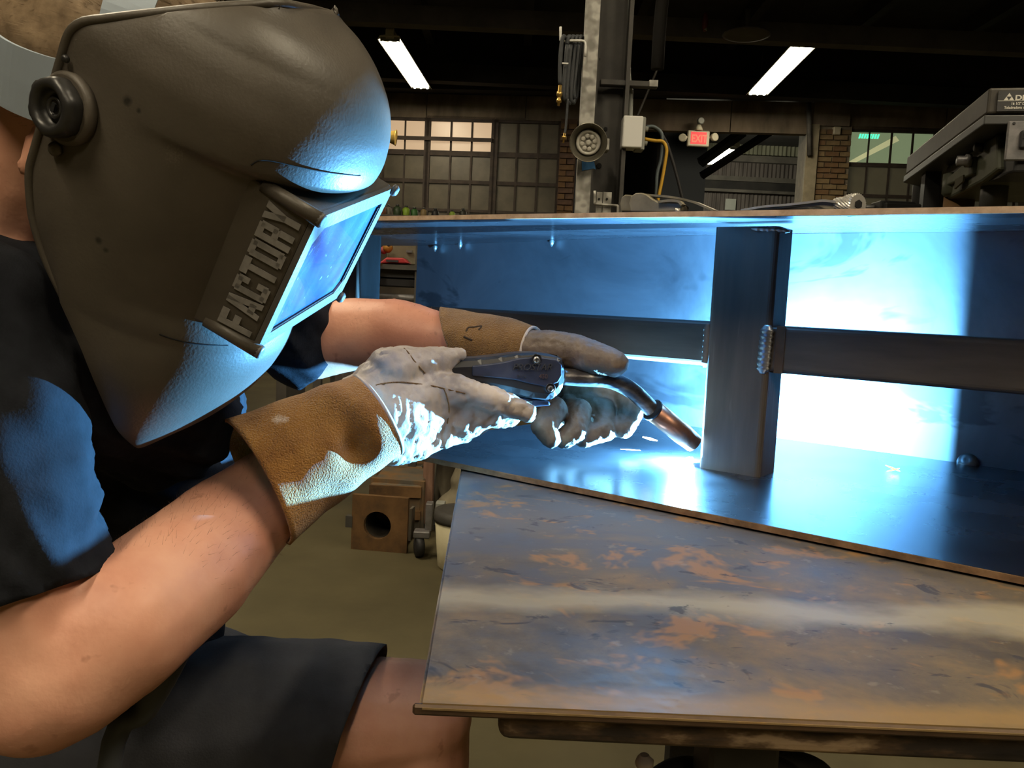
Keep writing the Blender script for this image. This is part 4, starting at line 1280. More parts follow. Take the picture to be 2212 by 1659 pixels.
mat('leather', [(.28, (.40, .34, .29)), (.5, (.55, .48, .42)), (.72, (.64, .58, .52))], scale=14, rough=.5, bump=.3, bscale=180, detail=8)
mat('leather_dirty', [(.28, (.085, .058, .04)), (.5, (.16, .115, .08)), (.72, (.25, .185, .13))], scale=22, rough=.6, bump=.4, bscale=180, detail=8)

HC = V((-.154, .678, 1.127))
HF = V((.870, -.036, -.491)).normalized()
HL = V((.191, .944, .270))
HL = (HL - HF * HL.dot(HF)).normalized()
HU = HF.cross(HL)
HM = frame(HC, HF, HL, HU)
HI = HM.inverted()
def h(f, l, u): return HM @ V((f, l, u))

def dist_seg(p, a, b):
    d = b - a
    t = max(0, min(1, (p - a).dot(d) / d.length_squared))
    return (p - a - d * t).length

R_SH = at(-75, 700, .62)
R_EL = at(85, 1475, .60)
R_UP = at(20, 1180, .60)
L_SH = V((-.33, 1.03, 1.10))
L_EL = at(672, 742, 1.11)
person = thing('person', 'seated welder in a dark t-shirt and shorts leaning over the steel frame', 'person', (-.5, .98, 0))
B = []
# head
B += chain([h(-.165, 0, .045), h(-.225, 0, .045)], [.076, .083], (HL, .93))
B += chain([h(-.15, 0, .0), h(-.135, 0, -.06)], [.068, .05], (HL, .95))
B += chain([h(-.098, 0, .0), h(-.088, 0, -.018)], [.012, .015])                         # nose
B += chain([h(-.11, -.03, .022), h(-.11, .03, .022)], [.018, .018])                      # brow
B += chain([h(-.198, -.078, .0), h(-.202, -.084, -.026)], [.016, .011], (HL, .45))    # near ear
B += chain([h(-.205, .078, -.028), h(-.208, .084, -.052)], [.017, .012], (HL, .45))
B += chain([h(-.225, 0, -.01), V((-.435, .735, 1.155)), V((-.45, .78, 1.09))], [.064, .062, .075])   # neck
# torso
B += chain([V((-.50, .98, .60)), V((-.47, .96, .80)), V((-.44, .90, 1.0)), V((-.43, .84, 1.06))], [.135, .13, .125, .10])
B += chain([V((-.46, .86, 1.07)), R_SH + V((-.01, .01, 0))], [.07, .058])
B += chain([V((-.44, .86, 1.07)), L_SH], [.07, .058])
# right arm
B += chain([R_SH, at(-20, 950, .60), R_UP, at(60, 1380, .60), R_EL], [.057, .055, .054, .053, .0525])
B += chain([R_EL, at(150, 1440, .605), at(265, 1345, .625), at(400, 1235, .700), at(505, 1135, .780), at(580, 1070, .808), at(720, 960, .822), at(800, 905, .845)],
           [.0525, .054, .0565, .0568, .0528, .0455, .034, .030])
# left arm
B += chain([L_SH, L_EL], [.056, .050])
B += chain([L_EL, at(760, 722, 1.095), at(860, 722, 1.07), at(960, 738, 1.045), at(1050, 752, 1.03)], [.050, .0485, .0455, .036, .026])
# legs
R_HP, R_KN = V((-.47, .93, .585)), at(905, 1545, .95)
B += chain([R_HP, R_HP.lerp(R_KN, .5), R_KN.lerp(R_HP, .12), R_KN], [.10, .084, .069, .064])
B += chain([R_KN, V((-.08, .97, .40)), V((-.10, 1.0, .12)), V((-.10, 1.0, .06))], [.060, .057, .040, .042])
B += chain([V((-.10, 1.0, .045)), V((.05, .98, .035))], [.042, .032])
L_HP, L_KN = V((-.50, 1.09, .56)), V((-.14, 1.14, .455))
B += chain([L_HP, L_KN], [.095, .066])
B += chain([L_KN, V((-.16, 1.16, .25)), V((-.18, 1.18, .06))], [.06, .055, .042])
B += chain([V((-.18, 1.18, .045)), V((-.03, 1.18, .035))], [.042, .032])
def skin_fn(co, n):
    k = noise.noise(co * 22) * .0016 + noise.noise(co * 60) * .0006
    return co + n * k
blob('body', B, .0065, 6, 'skin', person, fn=skin_fn)

# hair: short strands on the near side of the head
HB = []
HB += chain([h(-.165, 0, .05), h(-.225, 0, .048)], [.079, .086], (HL, .93))
def hair_keep(co):
    q = HI @ co
    lim = -.035 if q.x < -.215 else -.035 + (q.x + .215) * 1.6
    return q.z > lim and q.x < -.11 + (q.z > .09) * .03
hair = blob('hair', HB, .005, 3, 'hair', person, keep=hair_keep)
hv, hf = [], []
hverts = [(v.co.copy(), v.normal.copy()) for v in hair.data.vertices]
for i in range(5200):
    co, nn = random.choice(hverts)
    co = co + V((random.uniform(-.003, .003), random.uniform(-.003, .003), random.uniform(-.003, .003)))
    fl_ = (-HF * 1.0 - HU * .35 + HL * random.uniform(-.25, .25))
    d = (fl_ - nn * fl_.dot(nn)).normalized() * .8 + nn * random.uniform(.25, .6)
    d = d.normalized() * random.uniform(.006, .013)
    sd = d.cross(nn).normalized() * .00028
    k = len(hv)
    hv += [co - sd, co + sd, co + d]
    hf.append((k, k + 1, k + 2))
tag(mesh('hair_strands', hv, hf, 'hair', person), kind='stuff')
# fine dark hairs on the forearms
body = bpy.data.objects['body']
hv, hf = [], []
axs = [(R_EL, at(580, 1070, .80)), (at(760, 722, 1.095), at(960, 738, 1.045))]
cand = []
for v in body.data.vertices:
    for k, (a, b) in enumerate(axs):
        d = b - a
        t = (v.co - a).dot(d) / d.length_squared
        if .12 < t < 1.0 and (v.co - a - d * t).length < .075:
            cand.append((v.co.copy(), v.normal.copy(), d.normalized()))
for i in range(2200):
    co, nn, dd = random.choice(cand)
    up = nn.dot(CU)
    if random.random() > .25 + .9 * max(0, up):
        continue
    d = (dd * random.uniform(.2, .9) + nn * random.uniform(.25, .8) + V((random.uniform(-.4, .4), random.uniform(-.4, .4), random.uniform(-.4, .4)))).normalized() * random.uniform(.004, .010)
    sd = d.cross(nn)
    if sd.length < 1e-6: continue
    sd = sd.normalized() * .00008
    k = len(hv)
    hv += [co - sd, co + sd, co + d]
    hf.append((k, k + 1, k + 2))
tag(mesh('arm_hair', hv, hf, one('arm_hair', (.16, .085, .05), rough=.6), person), kind='stuff')

# t-shirt
S = []
S += chain([V((-.50, .98, .60)), V((-.47, .96, .80)), V((-.435, .91, 1.0)), V((-.425, .85, 1.06))], [.152, .15, .145, .118])
S += chain([V((-.46, .87, 1.065)), R_SH + V((-.012, .01, 0))], [.085, .068])
S += chain([V((-.44, .86, 1.075)), L_SH], [.085, .066])
S += chain([V((-.44, .755, 1.085)), V((-.42, .68, 1.075))], [.074, .064])
S += chain([R_SH, at(-20, 950, .60), at(15, 1180, .60), at(45, 1360, .60)], [.066, .065, .068, .071])
S += chain([R_SH + V((.02, .05, -.04)), V((-.34, .80, .98))], [.06, .08])
S += chain([L_SH, L_EL.lerp(L_SH, .12), L_EL + (L_EL - L_SH) * .25], [.068, .066, .066])
def shirt_fn(co, n):
    a = noise.noise(V((co.x * 9 + co.z * 7, co.y * 9, co.z * 9 - co.x * 8)))
    b = noise.noise(V((co.x * 26 + co.z * 22, co.y * 15, co.z * 20 - co.x * 24)) + V((5, 0, 0)))
    f1 = -abs(noise.noise(V(((co.x + co.z * .9) * 30, co.y * 8, (co.z - co.x) * 6)))) * .016
    return co + n * (a * .006 + b * .0028 + f1)
shirt = blob('t_shirt', S, .0065, 5, 'shirt', person, fn=shirt_fn)
bm = bmesh.new()
bm.from_mesh(shirt.data)
def sub_cut(co, no, sel):
    vs = {v for v in bm.verts if sel(v.co)}
    es = [e for e in bm.edges if e.verts[0] in vs and e.verts[1] in vs]
    fs = [f for f in bm.faces if all(v in vs for v in f.verts)]
    bmesh.ops.bisect_plane(bm, geom=list(vs) + es + fs, plane_co=co, plane_no=no, clear_outer=True)
hem = (at(5, 1308, .545) + at(215, 1250, .545)) / 2
arm_d = (R_EL - R_UP).normalized()
hn = (at(215, 1250, .545) - at(5, 1308, .545)).cross(V((0, 1, -.1))).normalized()
if hn.dot(arm_d) < 0: hn = -hn
sub_cut(hem, hn, lambda p: dist_seg(p, R_UP, R_EL) < .11 and p.y < .72)
ld_ = (L_EL - L_SH).normalized()
sub_cut(L_EL + ld_ * .02, (ld_ + V((.3, -.2, -.1))).normalized(), lambda p: (p - L_EL).length < .14)
bm.to_mesh(shirt.data)
bm.free()
shirt.data.polygons.foreach_set('use_smooth', [True] * len(shirt.data.polygons))
so = shirt.modifiers.new('thick', 'SOLIDIFY')
so.thickness = .0022
_nd = (h(-.225, 0, -.01) - V((-.435, .735, 1.155))).normalized()
_nc = V((-.435, .735, 1.155)) - _nd * .022
_na = _nd.cross(V((0, 1, 0))).normalized()
_nb = _nd.cross(_na)
loft('collar', [[_nc + (_na * math.cos(2 * math.pi * j / 40) + _nb * math.sin(2 * math.pi * j / 40)) * r_ + _nd * z_ for j in range(40)] for r_, z_ in ((.085, -.02), (.078, .0), (.072, .012), (.069, .012), (.068, -.01))], 'shirt', person, cap=(False, False))
# shorts
G = []
G += chain([V((-.51, .98, .60)), V((-.47, .94, .585))], [.15, .12])
KH = R_HP.lerp(R_KN, .80)
G += chain([R_HP, R_HP.lerp(R_KN, .5), R_KN.lerp(R_HP, -.02)], [.112, .098, .076])
G += chain([L_HP, L_KN], [.108, .082])
def shorts_fn(co, n):
    return co + n * (noise.noise(V((co.x * 14, co.y * 10, co.z * 10))) * .006 + noise.noise(V((co.x * 34 + co.z * 14, co.y * 14, co.z * 10))) * .0032)
shorts = blob('shorts', G, .0075, 5, 'shorts', person, fn=shorts_fn)
bm = bmesh.new()
bm.from_mesh(shorts.data)
hc = (at(812, 1415, .93) + at(738, 1655, .93)) / 2
hn = (at(738, 1655, .93) - at(812, 1415, .93)).cross(V((.12, 1, 0))).normalized()
if hn.x < 0: hn = -hn
sub_cut(hc, hn, lambda p: p.y < 1.06 and p.x > -.34)
sub_cut(L_HP.lerp(L_KN, .8), (L_KN - L_HP).normalized(), lambda p: p.y >= 1.02 and p.x > -.34)
bm.to_mesh(shorts.data)
bm.free()
shorts.data.polygons.foreach_set('use_smooth', [True] * len(shorts.data.polygons))
so = shorts.modifiers.new('thick', 'SOLIDIFY')
so.thickness = .002
shoes = one('boot_leather', (.03, .024, .02), rough=.6)
for (a, b) in ((V((-.10, 1.0, .05)), V((.06, .98, .04))), (V((-.18, 1.18, .05)), V((-.02, 1.18, .04)))):
    blob('boot', chain([a + V((0, 0, .12)), a], [.052, .052]) + chain([a, b], [.052, .044]), .01, 3, shoes, person)

# stool
stool = thing('work_stool', 'round stool under the seated welder', 'stool', (-.52, .98, 0))
lathe('seat', [(.16, .0), (.175, .012), (.175, .03), (.15, .045), (.0, .048)], (-.52, .98, .415), (0, 0, 1), 'black_rubber', stool, seg=32)
for k in range(4):
    a = math.pi / 4 + k * math.pi / 2
    tube('leg', [V((-.52 + .11 * math.cos(a), .98 + .11 * math.sin(a), .415)), V((-.52 + .2 * math.cos(a), .98 + .2 * math.sin(a), 0))], .013, 'column_steel', stool, seg=10, k=1)

# ------------------------------------------------------------------ gloves
def gauntlet(name, A, Bp, ra, rb, ea, eb, tilt, m, parent, dents=(), n=26, seg=56, sway=None, bulge=.0):
    d = (Bp - A)
    ln = d.length
    d = d.normalized()
    vw = ((A + Bp) / 2 - CC).normalized()
    e1 = vw.cross(d).normalized()
    if e1.z < 0: e1 = -e1
    e2 = d.cross(e1).normalized()
    if e2.dot(vw) < 0: e2 = -e2
    rings = []
    for i in range(n + 1):
        t = i / n
        k = t ** .8
        r1 = ra * (1 - k) + rb * k + bulge * math.sin(math.pi * t)
        r2 = ea * (1 - k) + eb * k + bulge * math.sin(math.pi * t)
        c = A.lerp(Bp, t) + (e1 * sway * math.sin(math.pi * t) if sway else V((0, 0, 0)))
        ring = []
        for j in range(seg):
            a = 2 * math.pi * j / seg
            ca, sa = math.cos(a), math.sin(a)
            p = c + e1 * ca * r1 + e2 * sa * r2
            p += d * ((-sa * tilt[0] - ca * tilt[1]) * (1 - t) ** 1.5)
            q = (e1 * ca + e2 * sa)
            dn = noise.noise(p * 16) * .0045 + noise.noise(p * 42 + V((3, 1, 2))) * .0018
            for (dt, da, wt, wa, amp) in dents:
                u_ = (t - dt) / wt
                w_ = ((math.degrees(a) - da + 180) % 360 - 180) / wa
                dn -= amp * math.exp(-u_ * u_ - w_ * w_)
            ring.append(p + q * dn)
        rings.append(ring)
    o = loft(name, rings, m, parent, cap=(False, False))
    s = o.modifiers.new('thick', 'SOLIDIFY')
    s.thickness = .0032
    s.offset = 0
    return o, rings, d
rg_ = sempty('glove', at(820, 900, .775))
del rg_['kind']
rg_.parent = person
rg_.matrix_parent_inverse = Matrix.Translation(-person.location)
rg_['label'] = 'pale leather glove with an orange suede cuff gripping the gun handle'
def gp(o, root):
    o.parent = root
    o.matrix_parent_inverse = Matrix.Translation(-root.location)
    return o
c1, rings1, d1 = gauntlet('cuff', at(556, 1046, .777), at(812, 893, .830), .0652, .0450, .056, .044, (.008, -.004), 'suede', rg_,
        dents=((.66, 250, .12, 24, .016), (.5, 300, .18, 30, .006), (.85, 270, .10, 40, -.006), (.3, 215, .2, 30, .008), (.75, 330, .10, 25, -.004)))
loft('cuff_piping', sweep([p for p in rings1[-1]] + [rings1[-1][0]], .0026, 8), 'leather', rg_)
def glove_fn(sc, amp):
    def f(co, n):
        k = noise.noise(co * sc) * amp
        cr_ = abs(noise.noise(V((co.x * sc * 2.6, co.y * sc * 2.0, co.z * sc * .9)) + V((7, 3, 1))))
        return co + n * (k - max(0, .16 - cr_) * amp * 3.2 + noise.noise(co * sc * 4) * amp * .3)
    return f
FL = V((0, 1, 0))
def ch(lst, rr, flat=None): return chain([at(*p) for p in lst], rr, flat)
H1 = []
H1 += ch([(795, 900, 0.839), (875, 880, 0.865), (940, 868, 0.885)], [.0475, .0455, .037], (FL, .72))
H1 += ch([(815, 835, 0.849), (870, 800, 0.865)], [.028, .026])
H1 += ch([(845, 955, 0.847), (905, 945, 0.872)], [.025, .0225])
H1 += ch([(850, 800, 0.855), (905, 784, 0.869), (952, 776, 0.879), (996, 764, 0.885)], [.028, .0178, .0155, .0065])
H1 += ch([(940, 838, 0.872), (1012, 853, 0.875), (1080, 870, 0.880), (1138, 890, 0.892)], [.0195, .0175, .0152, .0120])
H1 += ch([(945, 872, 0.882), (1012, 887, 0.885), (1070, 898, 0.892), (1100, 905, 0.912)], [.0195, .0168, .0145, .0128])
H1 += ch([(930, 910, 0.879), (990, 918, 0.885), (1035, 912, 0.902)], [.0195, .0168, .0138])
H1 += ch([(905, 948, 0.872), (958, 943, 0.880), (1000, 930, 0.899)], [.0195, .016, .013])
MATS['leather_tip'] = None
mat('leather_r', [(.28, (.36, .30, .25)), (.5, (.50, .43, .37)), (.72, (.60, .53, .47))], scale=14, rough=.5, bump=.3, bscale=180, detail=8)
tipP = at(1140, 890, .905)
overlay(MATS['leather_r'], spot_mask([(tuple(tipP), .040), (tuple(at(1000, 762, .9)), .012)], .04, .5, 40, .35), (.17, .125, .09), .85)
hand1 = gp(blob('hand', H1, .0030, 5, 'leather_r', rg_, fn=glove_fn(38, .0034)), rg_)
_b = bvh_of(hand1)
for pts in (((812, 832), (840, 827), (870, 826), (900, 829), (935, 834), (970, 842), (1005, 850)), ((872, 752), (882, 762), (892, 776), (905, 792), (918, 806)), ((958, 838), (966, 860), (970, 885), (966, 915))):
    pp2 = [hit(_b, x, y, .0002) for x, y in pts]
    if all(pp2):
        tube('seam', pp2, .0008, 'suede_dark', rg_, seg=6, k=3)
_q = hit(bvh_of(c1), 602, 908, 0)
if _q:
    overlay(MATS['suede'], spot_mask([(tuple(_q), .0068), (tuple(_q + V((.005, 0, .001))), .005)], .006, .5, 500, .9), (.85, .72, .6), .9)

lg_ = sempty('glove', at(1150, 760, .98))
del lg_['kind']
lg_.parent = person
lg_.matrix_parent_inverse = Matrix.Translation(-person.location)
lg_['label'] = 'grimy glove with a brown suede cuff steadying the gun neck'
c2, rings2, d2 = gauntlet('cuff', at(985, 742, 1.045), at(1150, 762, 1.0), .0445, .0295, .046, .033, (.012, .026), 'suede_dark', lg_, bulge=.004)
loft('cuff_piping', sweep([p for p in rings2[-1]] + [rings2[-1][0]], .0022, 8), 'leather', lg_)
# two dark marks on the cuff
one('ink_brown', (.045, .028, .016), rough=.9)
_b = bvh_of(c2)
for pts in (((1007, 716), (1012, 708), (1024, 707), (1040, 705), (1034, 713)), ((1002, 727), (1010, 731), (1020, 735))):
    pp2 = [hit(_b, x, y, .0018) for x, y in pts]
    if all(pp2):
        tube('ink_mark', pp2, .0013, 'ink_brown', lg_, seg=6, k=4)
H2 = []
H2 += ch([(1140, 765, 1.0), (1210, 805, 1.025), (1265, 845, 1.035)], [.031, .033, .026])
H2 += ch([(1150, 760, .99), (1210, 757, .968), (1270, 768, .944), (1326, 784, .93)], [.0268, .0230, .0208, .0158])
H2 += ch([(1125, 800, 1.025), (1168, 862, 1.025), (1185, 905, 1.01)], [.034, .027, .018])
H2 += ch([(1195, 830, 1.03), (1230, 880, 1.03)], [.028, .022])
# curled fingers, each its own chain
H2 += ch([(1262, 842, 1.03), (1340, 852, 1.018), (1368, 884, .998), (1346, 926, .982)], [.0175, .0160, .0150, .0128])
H2 += ch([(1245, 872, 1.02), (1302, 884, 1.0), (1306, 930, .978), (1262, 946, .968)], [.0175, .0152, .0148, .0125])
H2 += ch([(1215, 885, 1.01), (1252, 888, .978), (1246, 930, .960), (1218, 948, .955)], [.0170, .0150, .0140, .0118])
H2 += ch([(1185, 895, 1.0), (1196, 884, .958), (1172, 920, .944), (1190, 948, .940)], [.0165, .0160, .0150, .0120])
gp(blob('hand', H2, .0023, 2, 'leather_dirty', lg_, fn=glove_fn(40, .0020)), lg_)

# ------------------------------------------------------------------ welding gun
mat('gun_blue', [(.3, (.022, .028, .05)), (.5, (.035, .045, .085)), (.7, (.06, .07, .11))], scale=30, rough=.4, rvar=.1, bump=.1, bscale=120)
mat('gun_black', [(.3, (.018, .018, .02)), (.7, (.035, .035, .038))], scale=30, rough=.35)
mat('neck_steel', [(.3, (.05, .045, .05)), (.5, (.16, .15, .15)), (.7, (.42, .40, .38))], scale=60, rough=.35, metal=.8, bump=.3, bscale=160, stretch=(.5, 1, 1))
mat('copper', [(.3, (.35, .16, .10)), (.6, (.52, .27, .18)), (.8, (.62, .40, .32))], scale=50, rough=.35, metal=.85)
gun = thing('welding_gun', 'dark blue welding gun with a bent steel neck and copper nozzle', 'welding gun', at(1100, 870, .87))
def gy(px): return .868 + (px - 900) / 325 * .05
def gpt(x, y, dy=0): return at(x, y, gy(x) + dy)
ol = [(880, 788), (950, 778), (1040, 774), (1085, 769), (1120, 764), (1165, 762), (1208, 768), (1222, 778), (1225, 800), (1222, 840), (1208, 858), (1190, 868), (1150, 864), (1100, 852), (1040, 840), (960, 836), (880, 838)]
gd = (gpt(1220, 810) - gpt(900, 810)).normalized()
gn = gd.cross(V((0, 0, 1))).normalized()
if gn.y < 0: gn = -gn
prism('handle', [gpt(*p) for p in ol], gn * .040, 'gun_black', gun, bev=.0085)
pan = [(1020, 790), (1060, 786), (1092, 781), (1120, 774), (1160, 771), (1200, 776), (1213, 788), (1213, 812), (1205, 826), (1180, 836), (1150, 830), (1110, 820), (1060, 815), (1020, 812)]
prism('blue_panel', [gpt(x, y) - gn * .0016 for x, y in pan], gn * .006, 'gun_blue', gun, bev=.0012)
prism('trigger', [gpt(*p) + gn * .008 for p in ((1085, 858), (1120, 860), (1192, 868), (1196, 878), (1150, 882), (1090, 876))], gn * .018, 'gun_blue', gun, bev=.002)
box('trigger_pin', gpt(1150, 871) + gn * .010, (.006, .012, .004), 'gun_black', gun)
for px, py, m_ in ((1157, 775, 'bright_steel'), (1187, 838, 'plate_grey')):
    p = gpt(px, py) - gn * .0022
    lathe('screw_recess', [(.0056, 0), (.0058, .0012), (.0048, .0014), (.0046, .0004)], p, -gn, 'gun_black', gun, seg=18)
    lathe('screw_head', [(.0038, .0004), (.0034, .0016), (.002, .0018)], p + V((0, 0, -.0008)), -gn, m_, gun, seg=14)
    for a in (0, 1):
        ux_ = gd if a == 0 else V((0, 0, 1))
        box('screw_slot', (0, 0, 0), (.0050, .0009, .0004), 'dark_hole', gun, frame(p - gn * .0019 + V((0, 0, -.0008)), ux_, gn.cross(ux_) if a == 0 else gd, -gn))
TG = frame(gpt(1104, 799) - gn * .0030, gd, V((0, 0, 1)), -gn)
text('brand_lettering', 'PROSTAR', TG, .0105, one('emboss', (.055, .058, .07), rough=.35), gun, ext=.0004, sx=1.02, shear=.3)
TG = frame(gpt(1162, 817) - gn * .0030, gd, V((0, 0, 1)), -gn)
text('rating_lettering', '450', TG, .0068, one('emboss_warm', (.10, .06, .055), rough=.5), gun, ext=.0003)
TG = frame(gpt(1113, 816) - gn * .0030, gd, V((0, 0, 1)), -gn)
text('rating_lettering', '100 %', TG, .0046, 'emboss', gun, ext=.0003)
lathe('panel_hole', [(.0016, 0), (.0016, .0006)], gpt(1117, 794) - gn * .0030, -gn, 'dark_hole', gun, seg=10)
npts = [(1212, 814, .937), (1270, 817, .942), (1318, 821, .947), (1360, 840, .952), (1390, 866, .957), (1416, 893, .962)]
tube('neck', [at(*p) for p in npts], .0097, 'neck_steel', gun, seg=20, k=8)
n0, n1 = at(1408, 884, .960), at(1499, 957, .9835)
nd = (n1 - n0).normalized()
lathe('insulator_ring', [(.0105, -.001), (.0135, 0), (.0135, .0035), (.0105, .0045)], n0, nd, 'dark_hole', gun, seg=24)
nl = (n1 - n0).length
lathe('nozzle', [(.0095, .004), (.0128, .0045), (.0128, nl * .72), (.0112, nl), (.0096, nl), (.0100, nl * .7), (.0095, nl * .4)], n0, nd, 'copper', gun, seg=28, cap=(True, True))
lathe('contact_tip', [(.003, nl * .4), (.003, nl * .98), (.001, nl * .99)], n0, nd, 'copper', gun, seg=12)
tube('cable', [gpt(890, 812, .02), at(810, 880, .90), at(700, 960, .90), at(560, 1060, .89), at(470, 1230, .80), at(380, 1420, .72), at(318, 1530, .72), at(235, 1665, .72), V((-.36, .72, .3)), V((-.2, .9, .02))], .0105, 'hose_grey', gun, seg=12)

# ------------------------------------------------------------------ helmet
mat('helmet_shell', [(.3, (.056, .048, .038)), (.5, (.08, .069, .054)), (.7, (.105, .09, .071))], scale=7, rough=.47, rvar=.05, bump=.18, bscale=420, detail=8, bdist=.001)
def hsurf(px, py, l=-.118): return onplane(px, py, HC + HL * l, HL)
overlay(MATS['helmet_shell'], spot_mask([(tuple(hsurf(278, 217)), .0045), (tuple(hsurf(302, 238)), .0025), (tuple(hsurf(530, 248, -.11)), .0048), (tuple(hsurf(545, 215, -.11)), .0038), (tuple(hsurf(548, 284, -.108)), .0035), (tuple(hsurf(213, 519)), .0032), (tuple(hsurf(228, 542)), .0028)], .004, .4, 160, .4), (.016, .014, .012), .85)
overlay(MATS['helmet_shell'], spot_mask([(tuple(hsurf(370, 343)), .009), (tuple(hsurf(374, 392)), .004)], .004, .5, 700, 1.0), (.22, .19, .16), .5)
MIDU = [(-.215, -.062), (-.2, -.045), (-.17, -.024), (-.13, -.010), (-.1, -.006), (-.075, -.010), (-.062, -.014), (.055, -.014), (.060, -.012), (.0645, -.002), (.070, .0025), (.08, .0035), (.098, .0005), (.114, -.006), (.128, -.016), (.141, -.032), (.151, -.052), (.157, -.074), (.163, -.090)]
WIDU = [(-.215, .05), (-.2, .075), (-.17, .10), (-.12, .115), (-.06, .119), (.058, .1195), (.066, .1195), (.09, .1195), (.115, .114), (.135, .103), (.15, .084), (.158, .062), (.163, .045)]
BKU = [(-.215, -.063), (-.2, -.056), (-.19, -.060), (-.15, -.080), (-.12, -.100), (-.09, -.127), (-.063, -.154), (-.036, -.172), (-.005, -.181), (.085, -.181), (.097, -.176), (.105, -.166), (.13, -.132), (.15, -.106), (.163, -.0905)]
NU = [(-.215, 2.0), (-.08, 2.1), (-.06, 2.0), (.056, 1.95), (.066, 2.08), (.12, 2.05), (.163, 2.0)]
def lerp_t(tab, u):
    n_ = len(tab)
    hs_ = [tab[i + 1][0] - tab[i][0] for i in range(n_ - 1)]
    ds_ = [(tab[i + 1][1] - tab[i][1]) / hs_[i] for i in range(n_ - 1)]
    ms_ = [ds_[0]] + [0 if ds_[i - 1] * ds_[i] <= 0 else 2 * ds_[i - 1] * ds_[i] / (ds_[i - 1] + ds_[i]) for i in range(1, n_ - 1)] + [ds_[-1]]
    u = min(max(u, tab[0][0]), tab[-1][0])
    for i in range(n_ - 1):
        if u <= tab[i + 1][0]:
            break
    t = (u - tab[i][0]) / hs_[i]
    return ((2 * t ** 3 - 3 * t * t + 1) * tab[i][1] + (t ** 3 - 2 * t * t + t) * hs_[i] * ms_[i]
            + (-2 * t ** 3 + 3 * t * t) * tab[i + 1][1] + (t ** 3 - t * t) * hs_[i] * ms_[i + 1])
us = sorted(set([-.215 + .378 * i / 190 for i in range(191)] + [.058 + .0012 * i for i in range(14)]))
NTH = 72
rings = []
for u in us:
    ff, wd_, bk_, ex_ = lerp_t(MIDU, u), lerp_t(WIDU, u), lerp_t(BKU, u), lerp_t(NU, u)
    fs_ = min(max(bk_ + .002, -.128), ff - .004)
    half = []
    for i in range(16):
        half.append((bk_ + (fs_ - bk_) * i / 16, wd_ * (1 - .06 * (1 - i / 16) ** 2)))
    for i in range(NTH + 1):
        th = math.pi / 2 * i / NTH
        half.append((fs_ + (ff - fs_) * math.sin(th) ** (2 / ex_), wd_ * math.cos(th) ** (2 / ex_) if i < NTH else 0.0))
    rings.append([h(f, -l, u) for f, l in half] + [h(f, l, u) for f, l in half[-2::-1]])
helm = thing('welding_helmet', 'brown-black welding helmet with a lifted lens box worn by the welder', 'helmet', h(-.06, 0, -.2))
helm['label'] = 'scuffed dark welding helmet with a square blue lens on the welder'
sh_ = loft('shell', rings, 'helmet_shell', helm, cap=(False, False), closed=False)
bm = bmesh.new()
bm.from_mesh(sh_.data)
bmesh.ops.remove_doubles(bm, verts=bm.verts, dist=.00005)
bmesh.ops.recalc_face_normals(bm, faces=bm.faces)
fsum = sum((1 if f.normal.dot(f.calc_center_median() - h(-.1, 0, 0)) > 0 else -1) for f in bm.faces)
if fsum < 0:
    bmesh.ops.reverse_faces(bm, faces=bm.faces)
bm.to_mesh(sh_.data)
bm.free()
sh_.data.polygons.foreach_set('use_smooth', [True] * len(sh_.data.polygons))
so = sh_.modifiers.new('thick', 'SOLIDIFY')
so.thickness = .0035
so.offset = -1
edge = [r[0] for r in rings] + [r[-1] for r in rings[::-1]]
tube('rim', edge[::4] + [edge[0]], .0032, 'helmet_shell', helm, seg=8, k=2)
_b = bvh_of(sh_)
for pts in (((542, 357), (556, 348), (575, 346), (600, 350), (640, 359), (690, 369), (740, 376), (778, 379)), ((344, 722), (372, 732), (410, 741), (450, 745), (492, 746))):
    pp2 = [hit(_b, x, y, .0001) for x, y in pts]
    if all(pp2):
        tube('crack_line', pp2, .00055, 'dark_hole', helm, seg=6, k=3)
# lens box
mat('lens_frame', [(.3, (.075, .072, .068)), (.7, (.11, .105, .10))], scale=20, rough=.45, bump=.15, bscale=300)
mat('lens_glass', [(.30, (.02, .05, .16)), (.5, (.035, .10, .30)), (.72, (.10, .22, .46))], scale=14, rough=.22, coat=.6, stretch=(1.2, 1.2, .35), detail=9, dist=.6)
overlay(MATS['lens_glass'], noise_mask(160, .68, .74, (1, 1, .5), 2), (.45, .6, .8), .6)
bw, bh_ = .0775, .0575
prism('lens_box', [h(-.062, -.086, .060), h(-.001, -bw, bh_), h(-.001, -bw, -bh_), h(-.062, -.086, -.063)], h(0, .160, 0) - h(0, 0, 0), 'helmet_shell', helm, bev=.002)
iw0, iw1, ih0, ih1 = -.0655, .0655, -.0465, .0445
def frame_ring(f0, o_, i_, m, name):
    vs, fs = [], []
    ou = [(-o_[0], -o_[1]), (o_[0], -o_[1]), (o_[0], o_[1]), (-o_[0], o_[1])]
    ch_ = .009
    inn = [(i_[0] + ch_ * .2, i_[2]), (i_[1] - ch_, i_[2]), (i_[1], i_[2] + ch_), (i_[1], i_[3]), (i_[0] + ch_, i_[3]), (i_[0], i_[3] - ch_)]
    return ou, inn
